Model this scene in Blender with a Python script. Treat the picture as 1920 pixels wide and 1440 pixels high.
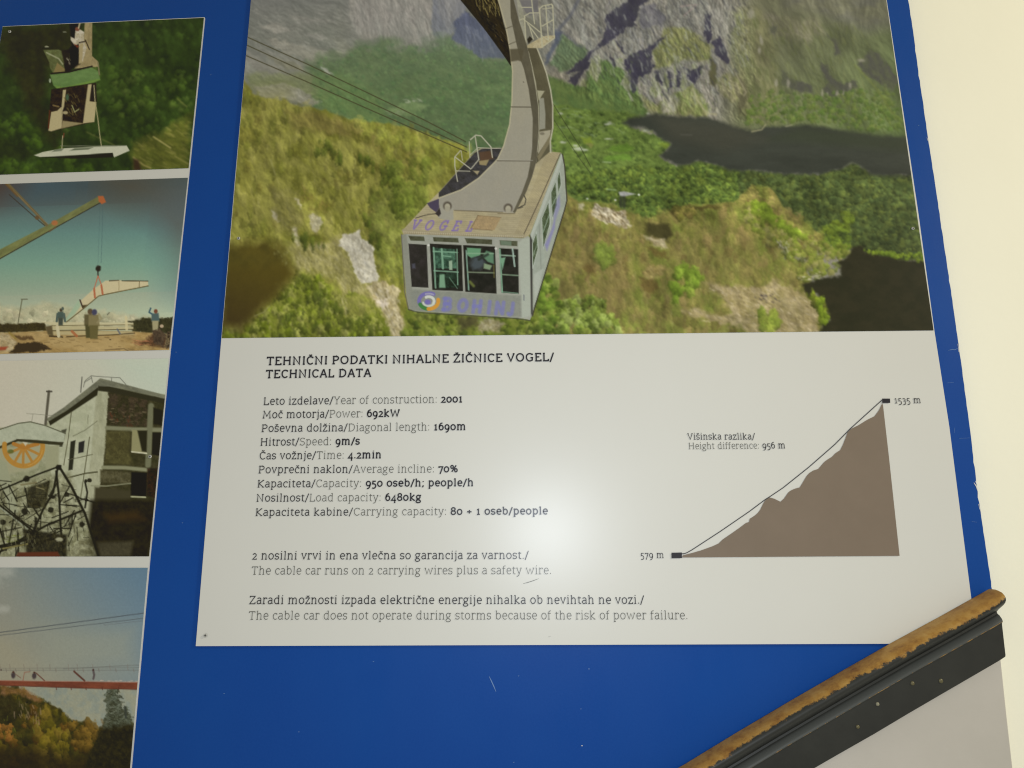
import bpy, math, random
import numpy as np

for o in list(bpy.data.objects): bpy.data.objects.remove(o, do_unlink=True)
SC = bpy.context.scene; COL = SC.collection
# ---------------------------------------------------------------- camera, light, exposure
PITCH = math.radians(11.9); FPX = 1330.0; CAM = (0.0, -0.92, 1.50)
cd = bpy.data.cameras.new('camera'); cam = bpy.data.objects.new('camera', cd); COL.objects.link(cam)
cam.location = CAM; cam.rotation_euler = (math.radians(90) + PITCH, 0, 0)
cd.sensor_fit = 'HORIZONTAL'; cd.sensor_width = 36.0; cd.lens = 36.0 * FPX / 1920.0; cd.clip_start = 0.01; cd.clip_end = 50
cd.dof.use_dof = True; cd.dof.focus_distance = 0.93; cd.dof.aperture_fstop = 14.0
SC.camera = cam
SC.view_settings.view_transform = 'Standard'; SC.view_settings.look = 'None'; SC.view_settings.exposure = 0; SC.view_settings.gamma = 1
SC.view_settings.use_curve_mapping = False
SC.cycles.filter_width = 1.15
w = bpy.data.worlds.new('World'); SC.world = w; w.use_nodes = True
bg = w.node_tree.nodes['Background']; bg.inputs[0].default_value = (1.0, 0.955, 0.81, 1); bg.inputs[1].default_value = 0.44
def lamp(name, loc, aim, power, size, color, shape='DISK'):
    l = bpy.data.lights.new(name, 'AREA'); l.energy = power; l.shape = shape; l.size = size; l.color = color
    o = bpy.data.objects.new(name, l); COL.objects.link(o); o.location = loc
    d = np.array(aim, float) - np.array(loc, float)
    from mathutils import Vector
    o.rotation_euler = Vector(d).to_track_quat('-Z', 'Y').to_euler(); return o
lamp('camera_flash', (0.092, -0.93, 1.505), (0.06, 0.0, 1.52), 4.3, 0.034, (0.87, 0.95, 1.05))
lamp('ceiling_lamp', (2.7, -1.1, 2.9), (0.9, 0.0, 1.5), 52.0, 0.5, (1.0, 0.91, 0.70))
# ---------------------------------------------------------------- slab-serif lettering drawn as pen strokes (x-height 54, capitals 72)
def arc(cx, cy, rx, ry, a0, a1, n=9):
    return [(cx + rx * math.cos(math.radians(a0 + (a1 - a0) * i / n)), cy + ry * math.sin(math.radians(a0 + (a1 - a0) * i / n))) for i in range(n + 1)]
def sf(x, y, l=8, r=8): return [(x - l, y), (x + r, y)]
def caron(cx, y): return [(cx - 11, y + 12), (cx, y), (cx + 11, y + 12)]
_ob = lambda cx, cy, rx, ry: arc(cx, cy, rx, ry, 90, 450, 20)
GL = {
 'A': (62, [[(8, 0), (30, 72), (34, 72), (56, 0)], [(16, 24), (48, 24)], sf(8, 0, 7, 8), sf(56, 0, 8, 7)]),
 'B': (60, [[(13, 0), (13, 72)], [(5, 72), (32, 72)] + arc(32, 55, 16, 17, 90, -90), [(13, 38), (34, 38)] + arc(34, 19, 18, 19, 90, -90) + [(5, 0)]]),
 'C': (58, [[(50, 72), (50, 54)], arc(33, 36, 25, 36, 42, 318, 18)]),
 'D': (66, [[(13, 0), (13, 72)], [(5, 72), (28, 72)] + arc(28, 36, 30, 36, 90, -90, 14) + [(5, 0)]]),
 'E': (56, [[(13, 0), (13, 72)], [(5, 72), (48, 72), (48, 58)], [(13, 37), (38, 37)], [(5, 0), (50, 0), (50, 14)]]),
 'G': (66, [[(54, 72), (54, 55)], arc(34, 36, 26, 36, 45, 300, 18) + [(54, 8), (54, 30)], [(40, 31), (62, 31)]]),
 'H': (70, [[(13, 0), (13, 72)], [(57, 0), (57, 72)], [(13, 37), (57, 37)], sf(13, 0), sf(13, 72), sf(57, 0), sf(57, 72)]),
 'I': (30, [[(15, 0), (15, 72)], sf(15, 0), sf(15, 72)]),
 'J': (40, [[(26, 72), (26, 14)] + arc(12, 14, 14, 15, 0, -150, 9), sf(26, 72)]),
 'K': (62, [[(13, 0), (13, 72)], [(52, 72), (16, 36), (54, 0)], sf(13, 0), sf(13, 72), sf(52, 72, 8, 6), sf(54, 0, 8, 6)]),
 'L': (53, [[(13, 0), (13, 72)], [(5, 0), (47, 0), (47, 17)], sf(13, 72)]),
 'M': (82, [[(12, 0), (17, 72), (41, 16), (65, 72), (70, 0)], sf(12, 0), sf(70, 0), [(8, 72), (17, 72)], [(65, 72), (74, 72)]]),
 'N': (70, [[(13, 0), (13, 72), (56, 0), (56, 72)], sf(13, 0), [(5, 72), (13, 72)], sf(56, 72)]),
 'O': (70, [_ob(35, 36, 27, 36)]),
 'P': (57, [[(13, 0), (13, 72)], [(5, 72), (31, 72)] + arc(31, 52, 19, 20, 90, -90) + [(13, 32)], sf(13, 0, 9, 11)]),
 'S': (52, [[(43, 72), (43, 58)], arc(26, 54, 18, 18, 40, 250, 12) + arc(26, 18, 19, 18, 75, -140, 12), [(7, 0), (7, 15)]]),
 'T': (58, [[(29, 0), (29, 72)], [(6, 57), (6, 72), (52, 72), (52, 57)], sf(29, 0, 10, 10)]),
 'V': (62, [[(7, 72), (31, 0), (55, 72)], sf(7, 72, 6, 9), sf(55, 72, 9, 6)]),
 'W': (88, [[(7, 72), (25, 0), (44, 66), (63, 0), (81, 72)], sf(7, 72, 6, 9), sf(81, 72, 9, 6)]),
 'Y': (58, [[(7, 72), (29, 34), (51, 72)], [(29, 34), (29, 0)], sf(7, 72, 6, 9), sf(51, 72, 9, 6), sf(29, 0)]),
 'Z': (56, [[(8, 58), (8, 72), (48, 72), (7, 0), (50, 0), (50, 15)]]),
 'a': (46, [[(8, 48)] + arc(22, 40, 14, 14, 120, 0, 8) + [(36, 4), (43, 0)], [(36, 30)] + arc(20, 15, 14, 15, 80, 280, 12) + [(36, 8)]]),
 'b': (52, [[(4, 78), (12, 78), (12, 2)], [(12, 40)] + arc(27, 27, 18, 27, 130, -130, 16) + [(12, 12)]]),
 'c': (43, [[(37, 52), (37, 38)], arc(26, 27, 19, 27, 50, 310, 15)]),
 'd': (54, [[(32, 78), (41, 78), (41, 0), (49, 0)], [(41, 42)] + arc(26, 27, 19, 27, 50, 310, 15) + [(41, 12)]]),
 'e': (47, [[(8, 28), (41, 28)] + arc(25, 29, 17, 25, 0, 180, 12) + arc(27, 25, 19, 25, 180, 312, 9)]),
 'f': (32, [[(13, 0), (13, 60)] + arc(26, 62, 13, 16, 180, 70, 7), [(4, 52), (29, 52)], sf(13, 0)]),
 'g': (48, [_ob(22, 36, 15, 18), [(32, 48), (46, 54)], arc(20, 12, 10, 6, 120, 250, 5) + [(30, 5)] + arc(22, -10, 19, 13, 65, -245, 16)]),
 'h': (55, [[(4, 78), (12, 78), (12, 0)], [(12, 38)] + arc(28, 36, 14, 18, 150, 0, 9) + [(42, 0)], sf(12, 0), sf(42, 0)]),
 'i': (28, [[(5, 54), (14, 54), (14, 0)], sf(14, 0), [(14, 72), (14, 83)]]),
 'j': (26, [[(5, 54), (15, 54), (15, -8)] + arc(4, -8, 11, 13, 0, -90, 6), [(15, 72), (15, 83)]]),
 'k': (52, [[(4, 78), (12, 78), (12, 0)], [(41, 54), (15, 26), (45, 0)], sf(12, 0), sf(41, 54, 8, 5), sf(45, 0, 8, 5)]),
 'l': (28, [[(5, 78), (14, 78), (14, 0)], sf(14, 0)]),
 'm': (82, [[(4, 54), (12, 54), (12, 0)], [(12, 38)] + arc(27, 37, 13, 17, 150, 0, 8) + [(40, 0)], [(40, 38)] + arc(56, 37, 13, 17, 150, 0, 8) + [(69, 0)], sf(12, 0), sf(40, 0), sf(69, 0)]),
 'n': (55, [[(4, 54), (12, 54), (12, 0)], [(12, 38)] + arc(28, 36, 14, 18, 150, 0, 9) + [(42, 0)], sf(12, 0), sf(42, 0)]),
 'o': (50, [_ob(25, 27, 19, 27)]),
 'p': (52, [[(4, 54), (12, 54), (12, -22)], [(12, 40)] + arc(27, 27, 18, 27, 130, -130, 16) + [(12, 12)], sf(12, -22)]),
 'r': (39, [[(4, 54), (12, 54), (12, 0)], [(12, 34)] + arc(27, 36, 15, 18, 170, 70, 6) + [(35, 52), (35, 43)], sf(12, 0, 9, 11)]),
 's': (41, [[(34, 54), (34, 42)], arc(20, 40, 14, 14, 50, 250, 9) + arc(20, 14, 15, 14, 70, -140, 9), [(6, 0), (6, 12)]]),
 't': (33, [[(14, 68), (14, 12)] + arc(25, 12, 11, 12, 180, 300, 6), [(4, 53), (30, 53)]]),
 'u': (55, [[(4, 54), (12, 54), (12, 18)] + arc(26, 18, 14, 18, 180, 330, 8), [(32, 54), (42, 54), (42, 0), (50, 0)]]),
 'v': (48, [[(6, 54), (24, 0), (42, 54)], sf(6, 54, 5, 8), sf(42, 54, 8, 5)]),
 'w': (74, [[(6, 54), (22, 0), (37, 50), (52, 0), (68, 54)], sf(6, 54, 5, 8), sf(68, 54, 8, 5)]),
 'y': (49, [[(6, 54), (25, 2)], [(43, 54), (22, -14), (12, -22), (4, -20)], sf(6, 54, 5, 8), sf(43, 54, 8, 5)]),
 'z': (43, [[(7, 43), (7, 54), (36, 54), (6, 0), (38, 0), (38, 12)]]),
 '0': (50, [_ob(25, 27, 19, 27)]),
 '1': (38, [[(8, 48), (20, 54), (20, 0)], sf(20, 0, 12, 12)]),
 '2': (44, [arc(21, 38, 14, 16, 160, 0, 8) + [(33, 30), (7, 0), (38, 0), (38, 8)]]),
 '3': (42, [[(6, 50)] + arc(18, 38, 14, 16, 120, -70, 9), [(16, 23)] + arc(18, 2, 17, 22, 85, -130, 10)]),
 '4': (48, [[(34, -20), (34, 54), (5, 2), (44, 2)], sf(34, -20, 6, 6)]),
 '5': (42, [[(36, 54), (11, 54), (9, 26)] + arc(18, 4, 18, 23, 110, -130, 11)]),
 '6': (48, [[(36, 76)] + arc(30, 26, 22, 48, 100, 180, 6) + arc(25, 24, 17, 24, 180, 540, 18)]),
 '7': (42, [[(6, 42), (6, 54), (38, 54), (16, -20)]]),
 '8': (48, [_ob(24, 57, 15, 19), _ob(24, 19, 18, 19)]),
 '9': (48, [[(12, -22)] + arc(19, 28, 22, 49, -80, 0, 6) + arc(24, 30, 17, 24, 0, 360, 18)]),
 '/': (34, [[(3, -12), (31, 80)]]), '.': (22, [[(11, -1), (11, 9)], [(8.5, 4), (13.5, 4)]]), ':': (24, [[(11, -1), (11, 9)], [(11, 42), (11, 52)]]), ';': (24, [[(13, 9), (12, -2), (6, -12)], [(12, 42), (12, 52)]]),
 '%': (70, [_ob(18, 54, 11, 17), _ob(52, 17, 11, 17), [(16, 0), (54, 72)]]), '+': (50, [[(6, 28), (44, 28)], [(25, 9), (25, 47)]]), ' ': (26, []),
}
_CARON = {'č': ('c', 26, 66), 'š': ('s', 20, 66), 'ž': ('z', 22, 66), 'Č': ('C', 33, 83), 'Ž': ('Z', 28, 83), 'Š': ('S', 26, 83)}
def glyph(ch):
    if ch in _CARON:
        b, cx, y = _CARON[ch]; a, s = GL[b]; return a, s + [caron(cx, y)]
    return GL[ch]
# ---------------------------------------------------------------- printed pictures (painted per vertex, in the print's own colours)
_RS = {}
def _grid(seed):
    if seed not in _RS:
        _RS[seed] = np.random.RandomState(seed).rand(256, 256).astype(np.float32)
    return _RS[seed]

def vnoise(x, y, seed):
    g = _grid(seed)
    xi = np.floor(x).astype(np.int32); yi = np.floor(y).astype(np.int32)
    fx = (x - xi).astype(np.float32); fy = (y - yi).astype(np.float32)
    fx = fx * fx * (3 - 2 * fx); fy = fy * fy * (3 - 2 * fy)
    x0 = xi & 255; x1 = (xi + 1) & 255; y0 = yi & 255; y1 = (yi + 1) & 255
    a = g[y0, x0]; b = g[y0, x1]; c = g[y1, x0]; d = g[y1, x1]
    return (a + (b - a) * fx) * (1 - fy) + (c + (d - c) * fx) * fy

def fbm(x, y, scale, octv=4, seed=1, gain=0.55):
    s = np.zeros(np.shape(x), np.float32); amp = 1.0; tot = 0.0; f = 1.0 / scale
    for k in range(octv):
        s += amp * vnoise(x * f + 17.3 * k, y * f + 9.1 * k, seed + k)
        tot += amp; amp *= gain; f *= 2.03
    return s / tot

def seg_d(X, Y, a, b):
    dx, dy = b[0] - a[0], b[1] - a[1]; L = dx * dx + dy * dy + 1e-9
    t = np.clip(((X - a[0]) * dx + (Y - a[1]) * dy) / L, 0, 1)
    return np.hypot(X - a[0] - t * dx, Y - a[1] - t * dy)

def sd_poly(X, Y, P):
    d = np.full(np.shape(X), 1e9, np.float32); ins = np.zeros(np.shape(X), bool); n = len(P)
    for i in range(n):
        a = P[i]; b = P[(i + 1) % n]
        d = np.minimum(d, seg_d(X, Y, a, b))
        if a[1] != b[1]:
            c = ((a[1] > Y) != (b[1] > Y)) & (X < (b[0] - a[0]) * (Y - a[1]) / (b[1] - a[1]) + a[0])
            ins ^= c
    return np.where(ins, -d, d)

def sm(a, b, v):
    t = np.clip((v - a) / (b - a), 0, 1); return t * t * (3 - 2 * t)

def zoomed(scale, ox, oy):
    def f(*pts):
        return [(ox + p[0] / scale, oy + p[1] / scale) for p in pts]
    return f

class Print:
    """A lattice of vertices over one printed picture; X, Y are picture coordinates, C its printed colours (sRGB 0..1)."""
    def __init__(s, TL, TR, BR, BL, step):
        w = max(TR[0] - TL[0], BR[0] - BL[0]); h = max(BL[1] - TL[1], BR[1] - TR[1])
        s.nx = int(w / step) + 1; s.ny = int(h / step) + 1; s.q = (TL, TR, BR, BL)
        u = np.linspace(0, 1, s.nx)[None, :]; v = np.linspace(0, 1, s.ny)[:, None]
        s.X = ((TL[0] * (1 - u) + TR[0] * u) * (1 - v) + (BL[0] * (1 - u) + BR[0] * u) * v).astype(np.float32)
        s.Y = ((TL[1] * (1 - u) + TR[1] * u) * (1 - v) + (BL[1] * (1 - u) + BR[1] * u) * v).astype(np.float32)
        s.C = np.zeros((s.ny, s.nx, 3), np.float32); s.step = step; s.seed = 100
    def win(s, x0, y0, x1, y1, m=8):
        TL, TR, BR, BL = s.q
        yt = min(TL[1], TR[1]); yb = max(BL[1], BR[1]); hh = yb - yt; tilt = max(abs(TL[1] - TR[1]), abs(BL[1] - BR[1])) + m
        r0 = int(np.clip((y0 - tilt - yt) / hh * (s.ny - 1), 0, s.ny - 1)); r1 = int(np.clip((y1 + tilt - yt) / hh * (s.ny - 1) + 2, 1, s.ny))
        us = []
        for r in (r0, r1 - 1):
            a, b = s.X[r, 0], s.X[r, -1]
            us += [(x0 - m - a) / (b - a), (x1 + m - a) / (b - a)]
        c0 = int(np.clip(min(us) * (s.nx - 1), 0, s.nx - 1)); c1 = int(np.clip(max(us) * (s.nx - 1) + 2, 1, s.nx))
        return slice(r0, r1), slice(c0, c1)
    def put(s, w, m, col):
        m = m[..., None]; s.C[w] = s.C[w] * (1 - m) + col * m
    def tex(s, X, Y, c, c2, t):
        s.seed += 7
        c = np.array(c, np.float32) / 255.0
        out = np.broadcast_to(c, X.shape + (3,)).copy()
        if t:
            amp, scale, stretch, ang = t
            ca, sa = math.cos(math.radians(ang)), math.sin(math.radians(ang))
            U = (X * ca + Y * sa) / stretch; V = -X * sa + Y * ca
            n = fbm(U, V, scale, 5, s.seed, 0.62)
            if c2 is not None:
                k = sm(0.5 - 0.22, 0.5 + 0.22, n)[..., None]
                out = out * (1 - k) + (np.array(c2, np.float32) / 255.0) * k
            n2 = fbm(U + 31, V + 77, scale * 0.45, 4, s.seed + 3, 0.7)
            out = out * (1 + amp * 2 * (n2 - 0.5)[..., None])
        return out
    def fill(s, P, c, c2=None, soft=1.5, warp=None, t=None, a=1.0):
        xs = [p[0] for p in P]; ys = [p[1] for p in P]; e = soft + (warp[0] * 1.5 if warp else 0)
        w = s.win(min(xs) - e, min(ys) - e, max(xs) + e, max(ys) + e)
        X, Y = s.X[w], s.Y[w]
        if X.size == 0: return
        if warp:
            s.seed += 3
            Xw = X + warp[0] * 2.4 * (fbm(X, Y, warp[1], 4, s.seed) - 0.5); Yw = Y + warp[0] * 2.4 * (fbm(X + 50, Y + 90, warp[1], 4, s.seed + 1) - 0.5)
        else: Xw, Yw = X, Y
        d = sd_poly(Xw, Yw, P)
        s.put(w, np.clip(0.5 - d / soft, 0, 1) * a, s.tex(X, Y, c, c2, t))
    def line(s, P, width, c, a=1.0, soft=1.3):
        xs = [p[0] for p in P]; ys = [p[1] for p in P]
        w = s.win(min(xs) - width, min(ys) - width, max(xs) + width, max(ys) + width)
        X, Y = s.X[w], s.Y[w]
        if X.size == 0: return
        d = np.full(X.shape, 1e9, np.float32)
        for p, q in zip(P[:-1], P[1:]): d = np.minimum(d, seg_d(X, Y, p, q))
        s.put(w, np.clip(0.5 - (d - width / 2) / soft, 0, 1) * a, np.array(c, np.float32) / 255.0)
    def ell(s, cx, cy, rx, ry, c, a=1.0, soft=0.25, rough=0.0):
        w = s.win(cx - rx * 1.5, cy - ry * 1.5, cx + rx * 1.5, cy + ry * 1.5)
        X, Y = s.X[w], s.Y[w]
        if X.size == 0: return
        d = np.hypot((X - cx) / rx, (Y - cy) / ry)
        if rough: s.seed += 1; d = d + rough * 2 * (fbm(X, Y, min(rx, ry) * 0.6 + 1, 3, s.seed % 900) - 0.5)
        s.put(w, np.clip((1 + soft - d) / (2 * soft), 0, 1) * a, np.array(c, np.float32) / 255.0)
    def grade(s, P0, c0, P1, c1, region=None, soft=2, a=1.0):
        xs = [p[0] for p in region]; ys = [p[1] for p in region]
        w = s.win(min(xs), min(ys), max(xs), max(ys)); X, Y = s.X[w], s.Y[w]
        dx, dy = P1[0] - P0[0], P1[1] - P0[1]
        t = np.clip(((X - P0[0]) * dx + (Y - P0[1]) * dy) / (dx * dx + dy * dy), 0, 1)[..., None]
        col = np.array(c0, np.float32) / 255 * (1 - t) + np.array(c1, np.float32) / 255 * t
        s.put(w, np.clip(0.5 - sd_poly(X, Y, region) / soft, 0, 1) * a, col)
    def clumps(s, P, n, r, cols, seed, contrast=0.35, tall=1.0, a=0.9, light=(0.5, -0.8)):
        """many small shaded tree crowns or tufts inside polygon P (r = smallest, largest radius)"""
        R = np.random.RandomState(seed); xs = [p[0] for p in P]; ys = [p[1] for p in P]
        px = R.uniform(min(xs), max(xs), n * 3); py = R.uniform(min(ys), max(ys), n * 3)
        ok = sd_poly(px.astype(np.float32), py.astype(np.float32), P) < 0
        px = px[ok][:n]; py = py[ok][:n]; o = np.argsort(py)
        for i in o:
            rr = R.uniform(*r); x, y = px[i], py[i]; ry = rr * tall
            col = np.array(cols[R.randint(len(cols))], np.float32) / 255 * R.uniform(0.88, 1.12)
            w = s.win(x - rr * 1.5, y - ry * 1.5, x + rr * 1.5, y + ry * 1.5, 1); X, Y = s.X[w], s.Y[w]
            if X.size == 0: continue
            u = (X - x) / rr; v = (Y - y) / ry
            nz = vnoise(X / (rr * 0.45) + i, Y / (rr * 0.45) + 3 * i, 5) - 0.5
            d = np.hypot(u, v) + nz * 0.9
            sh = 1 + contrast * np.clip(u * light[0] + v * light[1] + nz * 0.9, -1, 1)
            s.put(w, np.clip((1.05 - d) / 0.35, 0, 1) * a, col * sh[..., None])
    def specks(s, P, n, c, ln, wd, ang, seed, a=0.6):
        R = np.random.RandomState(seed); xs = [p[0] for p in P]; ys = [p[1] for p in P]
        px = R.uniform(min(xs), max(xs), n * 3); py = R.uniform(min(ys), max(ys), n * 3)
        ok = sd_poly(px.astype(np.float32), py.astype(np.float32), P) < 0
        for x, y in list(zip(px[ok], py[ok]))[:n]:
            L = R.uniform(*ln); t = math.radians(ang + R.uniform(-14, 14)); k = R.uniform(0.85, 1.1)
            s.line([(x, y), (x + L * math.cos(t), y + L * math.sin(t))], R.uniform(*wd), [v * k for v in c], a * R.uniform(0.5, 1))
    def relief(s, P, scale, amp, seed, light=(0.7, -0.7), stretch=1.0, ang=0, soft=12, ridged=True, octv=5):
        """lit and unlit faces of broken ground in the print"""
        xs = [p[0] for p in P]; ys = [p[1] for p in P]
        w = s.win(min(xs), min(ys), max(xs), max(ys)); X, Y = s.X[w], s.Y[w]
        if X.size == 0: return
        ca, sa = math.cos(math.radians(ang)), math.sin(math.radians(ang))
        Xw = X + scale * 0.8 * (fbm(X, Y, scale * 1.6, 3, seed + 40) - 0.5); Yw = Y + scale * 0.8 * (fbm(X + 9, Y + 70, scale * 1.6, 3, seed + 41) - 0.5)
        def h(x, y):
            n = fbm((x * ca + y * sa) / stretch, -x * sa + y * ca, scale, octv, seed, 0.6)
            return (1 - np.abs(2 * n - 1)) if ridged else n
        e = 0.9
        d = (h(Xw + e * light[0], Yw + e * light[1]) - h(Xw - e * light[0], Yw - e * light[1])) * scale / (2 * e)
        k = np.clip(1 - amp * np.tanh(d * 0.9), 0.3, 1.9)
        m = np.clip(0.5 - sd_poly(X, Y, P) / soft, 0, 1)
        s.C[w] *= (1 + (k - 1) * m)[..., None]
    def mottle(s, P, scale, amp, seed, stretch=1.0, ang=0, soft=10, tint=(0, 0, 0)):
        """broad light and dark patches of the printed ground"""
        xs = [p[0] for p in P]; ys = [p[1] for p in P]
        w = s.win(min(xs), min(ys), max(xs), max(ys)); X, Y = s.X[w], s.Y[w]
        if X.size == 0: return
        ca, sa = math.cos(math.radians(ang)), math.sin(math.radians(ang))
        n = fbm((X * ca + Y * sa) / stretch, -X * sa + Y * ca, scale, 4, seed, 0.6)
        n = np.clip((n - 0.5) * 3.2, -1, 1) * np.clip(0.5 - sd_poly(X, Y, P) / soft, 0, 1)
        s.C[w] *= (1 + n[..., None] * (amp + np.array(tint, np.float32)))
    def tint(s, P, k, soft=60):
        m = np.clip(0.5 - sd_poly(s.X, s.Y, P) / soft, 0, 1)[..., None]
        s.C *= 1 + (np.array(k, np.float32) - 1) * m
    def soften(s, n=1):
        for _ in range(n):
            c = s.C.copy(); c[1:-1] = (s.C[:-2] + 2 * s.C[1:-1] + s.C[2:]) / 4
            d = c.copy(); d[:, 1:-1] = (c[:, :-2] + 2 * c[:, 1:-1] + c[:, 2:]) / 4; s.C = d
    def wash(s, k, tint=(1, 1, 1)):
        g = s.C @ np.array((0.3, 0.55, 0.15), np.float32)
        s.C = (g[..., None] + (s.C - g[..., None]) * k) * np.array(tint, np.float32)
    def grain(s, amp, seed, scale=3.0):
        n = fbm(s.X, s.Y, scale, 3, seed, 0.8) - 0.5
        s.C *= (1 + 2 * amp * n)[..., None]

def paint_gondola_picture():
    p = Print((481.7, -130), (1643, -130), (1750.5, 619.5), (415.8, 634), 1.45)
    A = zoomed(3.84, 420, 0); B = zoomed(4.8, 1020, 0); Cc = zoomed(4.234, 1400, 0); D = zoomed(4, 1020, 280)
    E = zoomed(4.234, 1400, 320); F = zoomed(4, 400, 300); T = zoomed(4.5, 840, 0); K = zoomed(3.6, 720, 220)
    big = [(300, -300), (1900, -300), (1900, 800), (300, 800)]
    # far side of the valley
    p.fill(big, (112, 112, 96), (134, 129, 112), t=(0.16, 26, 2.5, 20))
    p.grade((500, -60), (92, 93, 92), (520, 70), (112, 112, 95), [(400, -200), (670, -200), (665, 80), (400, 90)], soft=40, a=0.65)
    for q, c, wv in [(((250, 180), (420, 175), (490, 225), (380, 240), (300, 210)), (156, 150, 130), 5), (((470, 110), (640, 130), (780, 150), (740, 165), (520, 150)), (146, 142, 124), 4),
                  (((590, 230), (700, 245), (750, 290), (690, 290), (610, 265)), (156, 151, 132), 5), (((300, 290), (440, 270), (560, 330), (700, 360), (860, 370), (790, 420), (620, 440), (480, 390), (380, 370)), (150, 144, 122), 8),
                  (((780, 270), (880, 300), (960, 370), (1070, 360), (1080, 410), (930, 400), (820, 340)), (140, 137, 115), 6), (((150, 440), (240, 500), (240, 560), (160, 520)), (150, 148, 128), 5),
                  (((300, 400), (480, 440), (560, 470), (560, 510), (400, 480)), (142, 136, 108), 6)]:
        p.fill(A(*q), c, [v * 0.84 for v in c], soft=4, warp=(wv, 12), t=(0.16, 9, 3, 25), a=0.9)
    p.specks(A((180, 60), (900, 60), (820, 430), (300, 420), (180, 300)), 160, (170, 165, 146), (3, 11), (0.8, 2.2), 24, 3, 0.5)
    p.specks(A((180, 0), (900, 0), (900, 300), (180, 330)), 120, (98, 97, 84), (3, 12), (0.8, 2.2), 24, 4, 0.5)
    # pale cliff
    p.fill(A((910, -500), (1780, -500), (1700, 60), (1500, 130), (1490, 250), (1450, 335), (1300, 335), (1180, 310), (960, 250), (910, 140)), (152, 145, 126), (136, 132, 115), soft=3, warp=(6, 14), t=(0.2, 12, 3.2, 72))
    p.specks(A((920, 20), (1500, 10), (1470, 320), (1200, 300), (960, 230)), 110, (126, 119, 106), (4, 16), (0.8, 2), 68, 6, 0.5)
    p.specks(A((920, 20), (1500, 10), (1470, 320), (1200, 300), (960, 230)), 90, (190, 178, 156), (4, 14), (0.8, 2), 72, 7, 0.55)
    p.fill(A((1500, -200), (1800, -200), (1740, 90), (1680, 150), (1640, 240), (1560, 280), (1490, 250), (1500, 130)), (132, 131, 122), (112, 113, 112), soft=4, warp=(5, 10), t=(0.18, 9, 3, 70))
    # green trough
    green = A((620, 440), (820, 410), (1000, 330), (1180, 310), (1300, 335), (1450, 340), (1560, 260), (1640, 280), (1920, 380), (2300, 420), (2450, 800), (2300, 1150), (1500, 1150), (700, 900), (600, 700), (640, 560))
    p.fill(green, (80, 100, 62), (93, 111, 68), soft=26, warp=(22, 24), t=(0.13, 16, 1.6, 20))
    p.fill(A((150, 540), (560, 520), (700, 560), (760, 640), (740, 740), (640, 700), (420, 640), (200, 640)), (118, 122, 80), (134, 134, 98), soft=8, warp=(8, 16), t=(0.12, 10, 2.5, 18))
    p.fill(A((620, 520), (900, 540), (1100, 700), (1200, 900), (900, 850), (700, 760), (640, 650)), (100, 122, 66), (90, 116, 62), soft=14, warp=(8, 18), t=(0.1, 12, 2, 25), a=0.8)
    p.clumps(green, 900, (1.5, 4.5), [(80, 108, 60), (90, 117, 66), (74, 102, 60), (99, 124, 72)], 11, 0.18, a=0.6)
    p.fill(A((1180, 790), (1360, 720), (1480, 760), (1380, 820), (1240, 840)), (128, 146, 92), (112, 134, 80), soft=6, warp=(5, 12), t=(0.12, 8, 2, 0), a=0.8)
    p.specks(A((1290, 710), (1400, 705), (1420, 750), (1300, 740)), 14, (190, 190, 165), (3, 8), (1, 2), 15, 12, 0.8)
    p.specks(A((1130, 790), (1290, 800), (1290, 835), (1150, 820)), 12, (170, 175, 140), (2, 6), (1, 2), 15, 13, 0.7)
    p.fill(A((210, 620), (450, 600), (600, 670), (690, 740), (580, 750), (480, 710), (250, 690)), (158, 152, 134), (136, 132, 108), soft=5, warp=(6, 10), t=(0.18, 7, 2.5, 20))
    p.fill(A((690, 485), (730, 490), (790, 540), (740, 530)), (165, 165, 145), soft=3, warp=(3, 6))
    # cliffs in shade left of the hanger arm
    p.fill(T((60, 160), (150, 90), (330, 240), (470, 430), (480, 490), (300, 490), (190, 420), (40, 330), (50, 220)), (72, 77, 94), (84, 88, 104), soft=4, warp=(5, 9), t=(0.16, 8, 3, 75))
    p.specks(T((60, 180), (300, 240), (400, 420), (280, 470), (180, 380)), 36, (142, 144, 146), (4, 16), (0.8, 1.8), 82, 15, 0.55)
    p.fill(T((-60, -200), (140, -200), (110, 60), (130, 90), (50, 180), (0, 240), (-60, 120)), (140, 137, 126), (118, 117, 112), soft=4, warp=(4, 9), t=(0.18, 8, 3, 75))
    p.relief(A((910, -500), (1780, -500), (1900, 400), (1450, 345), (1300, 335), (1180, 310), (960, 250), (910, 140)), 15, 0.12, 311, (0.9, -0.3), 2.6, 74, soft=5)
    p.relief(A((100, -500), (920, -500), (960, 260), (1000, 420), (600, 560), (760, 740), (500, 740), (200, 680), (100, 560)), 20, 0.1, 312, (0.6, -0.8), 2.4, 22, soft=8)
    p.mottle(green, 60, 0.07, 349, 1.5, 30)
    p.relief(green, 30, 0.06, 313, (0.6, -0.8), 1.6, 30, soft=14)
    # right hand mountain
    mt = [(1000, -200), (1760, -200), (1760, 270), (1560, 262), (1300, 240), (1100, 205), (1000, 140)]
    p.fill(mt, (116, 113, 98), (134, 127, 108), soft=3, t=(0.2, 16, 2.6, 70))
    p.specks([(1030, 0), (1380, 0), (1400, 90), (1280, 130), (1180, 110), (1040, 100)], 320, (156, 150, 136), (2, 9), (0.7, 1.7), 74, 21, 0.5)
    p.specks([(1030, 0), (1400, 0), (1420, 120), (1280, 150), (1180, 130), (1040, 100)], 300, (86, 82, 82), (2, 10), (0.8, 2.2), 74, 22, 0.5)
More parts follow.
